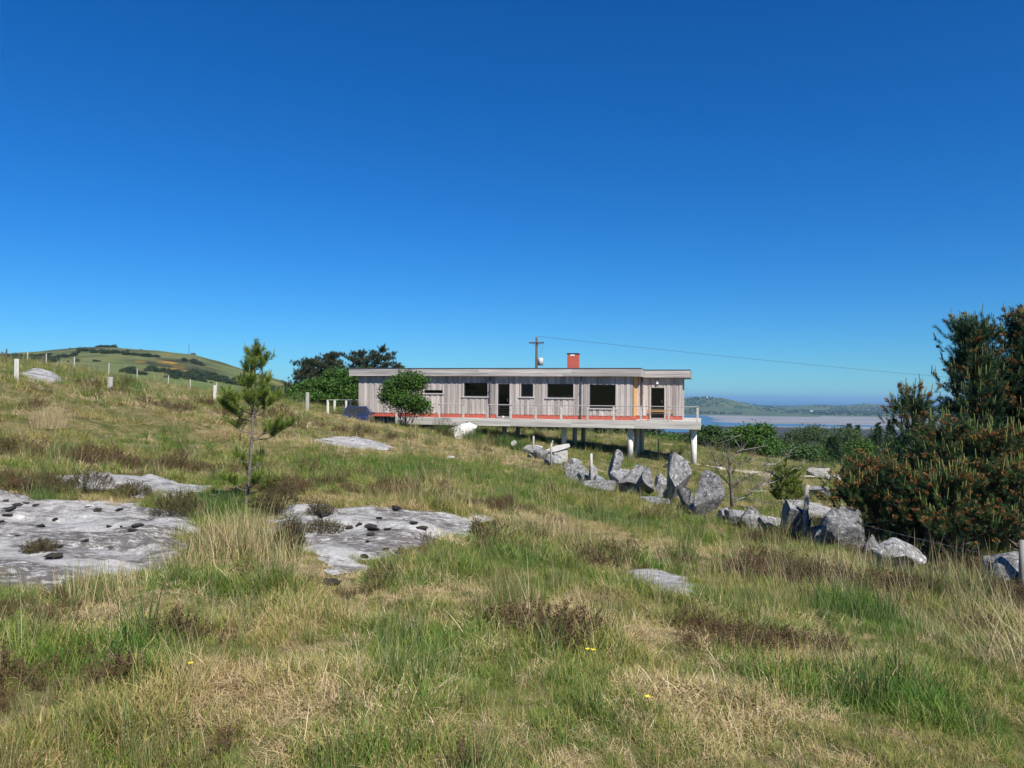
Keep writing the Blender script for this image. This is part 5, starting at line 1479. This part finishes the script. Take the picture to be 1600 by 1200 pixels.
hbush(455, 875, 8.0, 46, 60, 'rust-brown heather hanging over the left side of the dotted slab', 300)
hbush(745, 824, 10.3, 22, 22, 'little dark heather tuft at the right tip of the dotted slab', 120)
hbush(62, 875, 7.6, 50, 18, 'dry twiggy heather tuft lying on the broad slab', 150)
hbush(552, 655, 40, 50, 30, 'dark shrub in front of the parked car', 420)
hbush(690, 684, 42.8, 34, 34, 'dark brown shrub before the deck, left of the pale boulder', 420)
hbush(708, 690, 42.0, 34, 28, 'reddish brown shrub touching the pale boulder', 420)
hbush(768, 692, 42.0, 28, 24, 'brown shrub between two green tussocks under the deck', 420)

# black moss cushions on the slabs
M_MOSS = simple('black_moss', (.022, .018, .013), 1.0, 0, .4, 30, .8, 90)
def moss(px, py, w, h, label, group, k):
    x, y = ground_hit(px, py); W = w / 1200. * y
    zz = h1(x, y)
    for P, top in SLAB_Z:
        if sd_poly(np.array([x]), np.array([y]), P)[0] > 0: zz = float(top(np.array([x]), np.array([y]))[0][0])
    me = rock_mesh('moss_cushion', 300 + k, (W * 1.1, W * (.5 + .5 * ((k * .37) % 1)), W * .34), 5, 3, .32, M_MOSS)
    tag(obj('moss_cushion', me, None, (x, y, zz + W * .07 + .008), (0, 0, k * 1.3)), label, 'moss', group)
spots_c = [(505, 809, 44), (560, 825, 16), (549, 832, 18), (583, 835, 26), (604, 836, 14), (580, 843, 15), (646, 829, 14), (660, 834, 18), (594, 816, 11), (650, 858, 12), (604, 863, 13), (623, 866, 20), (652, 866, 15), (572, 875, 18), (596, 876, 16), (515, 914, 32), (492, 911, 16), (580, 827, 22), (618, 800, 20), (574, 850, 14)]
spots_l = [(11, 786, 14), (25, 794, 16), (40, 790, 12), (56, 793, 12), (15, 803, 22), (10, 811, 16), (5, 819, 12), (137, 798, 12), (186, 804, 14), (85, 816, 14), (66, 826, 16), (208, 842, 14), (190, 833, 12), (82, 876, 30), (133, 854, 14), (92, 858, 14), (26, 842, 10), (170, 828, 12), (215, 836, 20), (150, 806, 16)]
ORD = ['leftmost', 'second', 'third', 'fourth', 'fifth', 'sixth', 'seventh', 'eighth', 'ninth', 'tenth', 'eleventh', 'twelfth', 'thirteenth', 'fourteenth', 'fifteenth', 'sixteenth', 'seventeenth', 'eighteenth', 'nineteenth', 'twentieth']
for sp, where, lab, k0 in ((spots_c, 'the pale dotted slab right of the young pine', 'slab right of pine', 0), (spots_l, 'the broad slab at the left edge', 'broad left slab', 40)):
    for k, (px, py, w) in enumerate(sorted(sp)):
        size = 'large' if w >= 26 else 'middling' if w >= 16 else 'small'
        nth = ORD[k] + ('' if k == 0 else ' from left') if k < len(sp) - 1 else 'rightmost'
        moss(px, py, w, 0, f'{size} black moss cushion, {nth}, on {lab}', 'moss cushions on ' + where, k0 + k)

# yellow flowers
M_YEL = simple('yellow_petals', (.75, .58, .02), .6, 0, .08, 20)
for k, (px, py, d, lab) in enumerate([(297, 1097, 4.2, 'single yellow flower in the left foreground grass'), (918, 1041, 5.0, 'left one of a pair of yellow flowers in the foreground'), (927, 1040, 5.0, 'right one of a pair of yellow flowers in the foreground'), (1012, 1137, 4.0, 'lone yellow flower low in the foreground right of centre')]):
    p = at(px, py, d); gz = h1(p.x, p.y); hh = max(p.z - gz, .1)
    f_ = empty('yellow_flower', (p.x, p.y, gz)); tag(f_, lab, 'flower')
    MB().tube([(0, 0, -.02), (.01, 0, hh * .6), (0, 0, hh)], .0018, 4).build('stem', M_GREEN_CL, f_)
    for j in range(5):
        a = j * 1.2566; c, s = math.cos(a), math.sin(a)
        MB().add([(0, 0, hh), (c * .010 - s * .007, s * .010 + c * .007, hh + .004), (c * .019, s * .019, hh + .006), (c * .010 + s * .007, s * .010 - c * .007, hh + .004)], [np.array([[0, 1, 2, 3]])]).build('petal', M_YEL, f_)

# ------------------------------------------------------------------ scrub on the far hill, houses on the far shore
def bush_proto(name, mat, g):
    pts = crown_points([((0, 0, .5), (.9, .9, .55)), ((.5, .2, .4), (.6, .6, .4)), ((-.5, -.2, .45), (.6, .6, .45))], 90, g, .6)
    v, f, r_ = leaves(pts, .16, g, .4, 4, .15); return bpy.data.objects.new(name, mesh_np(name, v, f, mat, False, dict(rnd=r_)))
M_SCRUB = leaf_mat('hill_scrub', [(.022, .035, .016), (.035, .055, .02), (.06, .085, .03)], .7, .15, 'rnd', True)
gb = np.random.default_rng(11)
bp_ = [bush_proto('scrub', M_SCRUB, gb) for k in range(3)]
n = 26000; y = np.sqrt(gb.uniform(130 ** 2, 700 ** 2, n)); a = gb.uniform(-.80, -.22, n); x = a * y
dn = fbm(x / 70, y / 45, 808, 4); m = (dn > .52 + .2 * (y > 500)) & (fbm(x / 14, y / 14, 838, 3) > .50); x, y = x[m], y[m]
scatter('hill_scrub', np.stack([x, y, H(x, y)], 1), bp_, gb.uniform(.5, 1.7, len(x)) * np.where(gb.uniform(0, 1, len(x)) < .2, 1.5, 1), (fbm(x / 40, y / 40, 909, 2) - .5) * .8, 'dark scrub and bushes patching the far left hillside', 'scrub', gb)
n = 9000; r_ = np.sqrt(gb.uniform(68 ** 2, 420 ** 2, n)); th = gb.uniform(R(-2), R(40), n); x, y = r_ * np.sin(th), r_ * np.cos(th)
m = (fbm(x / 40, y / 40, 818, 3) > .42) & ~((r_ < 76) & (x < 20)); x, y = x[m], y[m]
scatter('slope_scrub', np.stack([x, y, H(x, y)], 1), bp_, gb.uniform(.9, 2.0, len(x)), (fbm(x / 40, y / 40, 909, 2) - .2) * .6, 'dark scrub covering the slope that falls to the shore', 'scrub', gb)
n = 5000; r_ = gb.uniform(2780, 4600, n); th = gb.uniform(R(8), R(32), n); x, y = r_ * np.sin(th), r_ * np.cos(th); m = (H(x, y) > SEA + 3) & (fbm(x / 160, y / 160, 828, 3) > .52); x, y = x[m], y[m]
scatter('shore_scrub', np.stack([x, y, H(x, y)], 1), bp_, gb.uniform(2, 4.5, len(x)), (fbm(x / 200, y / 200, 919, 2) - .5) * .8, 'hedges and thickets on the low land across the water', 'scrub', gb)
M_ROOFS = simple('slate', (.07, .07, .08), .8)
def far_house(px, py, d, L, label):
    p = at(px, py, d); z = h1(p.x, p.y); t = empty('far_house', (p.x, p.y, z), R(20)); tag(t, label, 'house', 'white houses across the water')
    MB().box(-L / 2, L / 2, -3.5, 3.5, -2, 3.6).build('wall', M_WHITE, t)
    MB().add([(-L / 2, -3.8, 3.61), (L / 2, -3.8, 3.61), (L / 2, 3.8, 3.61), (-L / 2, 3.8, 3.61), (-L / 2, 0, 5.8), (L / 2, 0, 5.8)],
             [np.array([(0, 1, 5, 4), (2, 3, 4, 5)]), np.array([(0, 4, 3), (1, 2, 5)])]).build('roof', M_ROOFS, t)
for px, py, d, L, lab in ((1098, 625, 3350, 16, 'larger white house high on the hill across the water'), (1104, 626, 3360, 12, 'white house just right of the larger one on the far hill'), (1092, 627, 3330, 10, 'small white house left of the larger one on the far hill'),
                          (1267, 642.5, 3300, 20, 'single white house near the far shore in the middle'), (1456, 645, 3000, 24, 'long white house on the far spit beside the big pine'), (1464, 646, 2980, 18, 'white house at the right end of the far spit'), (1330, 641, 3600, 12, 'faint white house on the low far ridge')):
    far_house(px, py, d, L * .7, lab)

# ------------------------------------------------------------------ haze: thin sea air over the whole place
def build_haze():
    m = bpy.data.materials.new('haze'); m.use_nodes = True
    nd, lk = m.node_tree.nodes, m.node_tree.links
    nd.remove(nd['Principled BSDF'])
    v = nd.new('ShaderNodeVolumePrincipled'); v.inputs['Color'].default_value = (.40, .72, 1.0, 1); v.inputs['Density'].default_value = HAZE
    v.inputs['Anisotropy'].default_value = .2
    lk.new(v.outputs[0], nd['Material Output'].inputs['Volume'])
    k = 61000
    return tag(MB().box(-k, k, -7200, k, SEA - 22, 60).build('haze', m), 'thin bluish sea air over the whole landscape', 'haze', None, 'stuff')
HAZE = 1.0e-4
if HAZE > 0: build_haze()
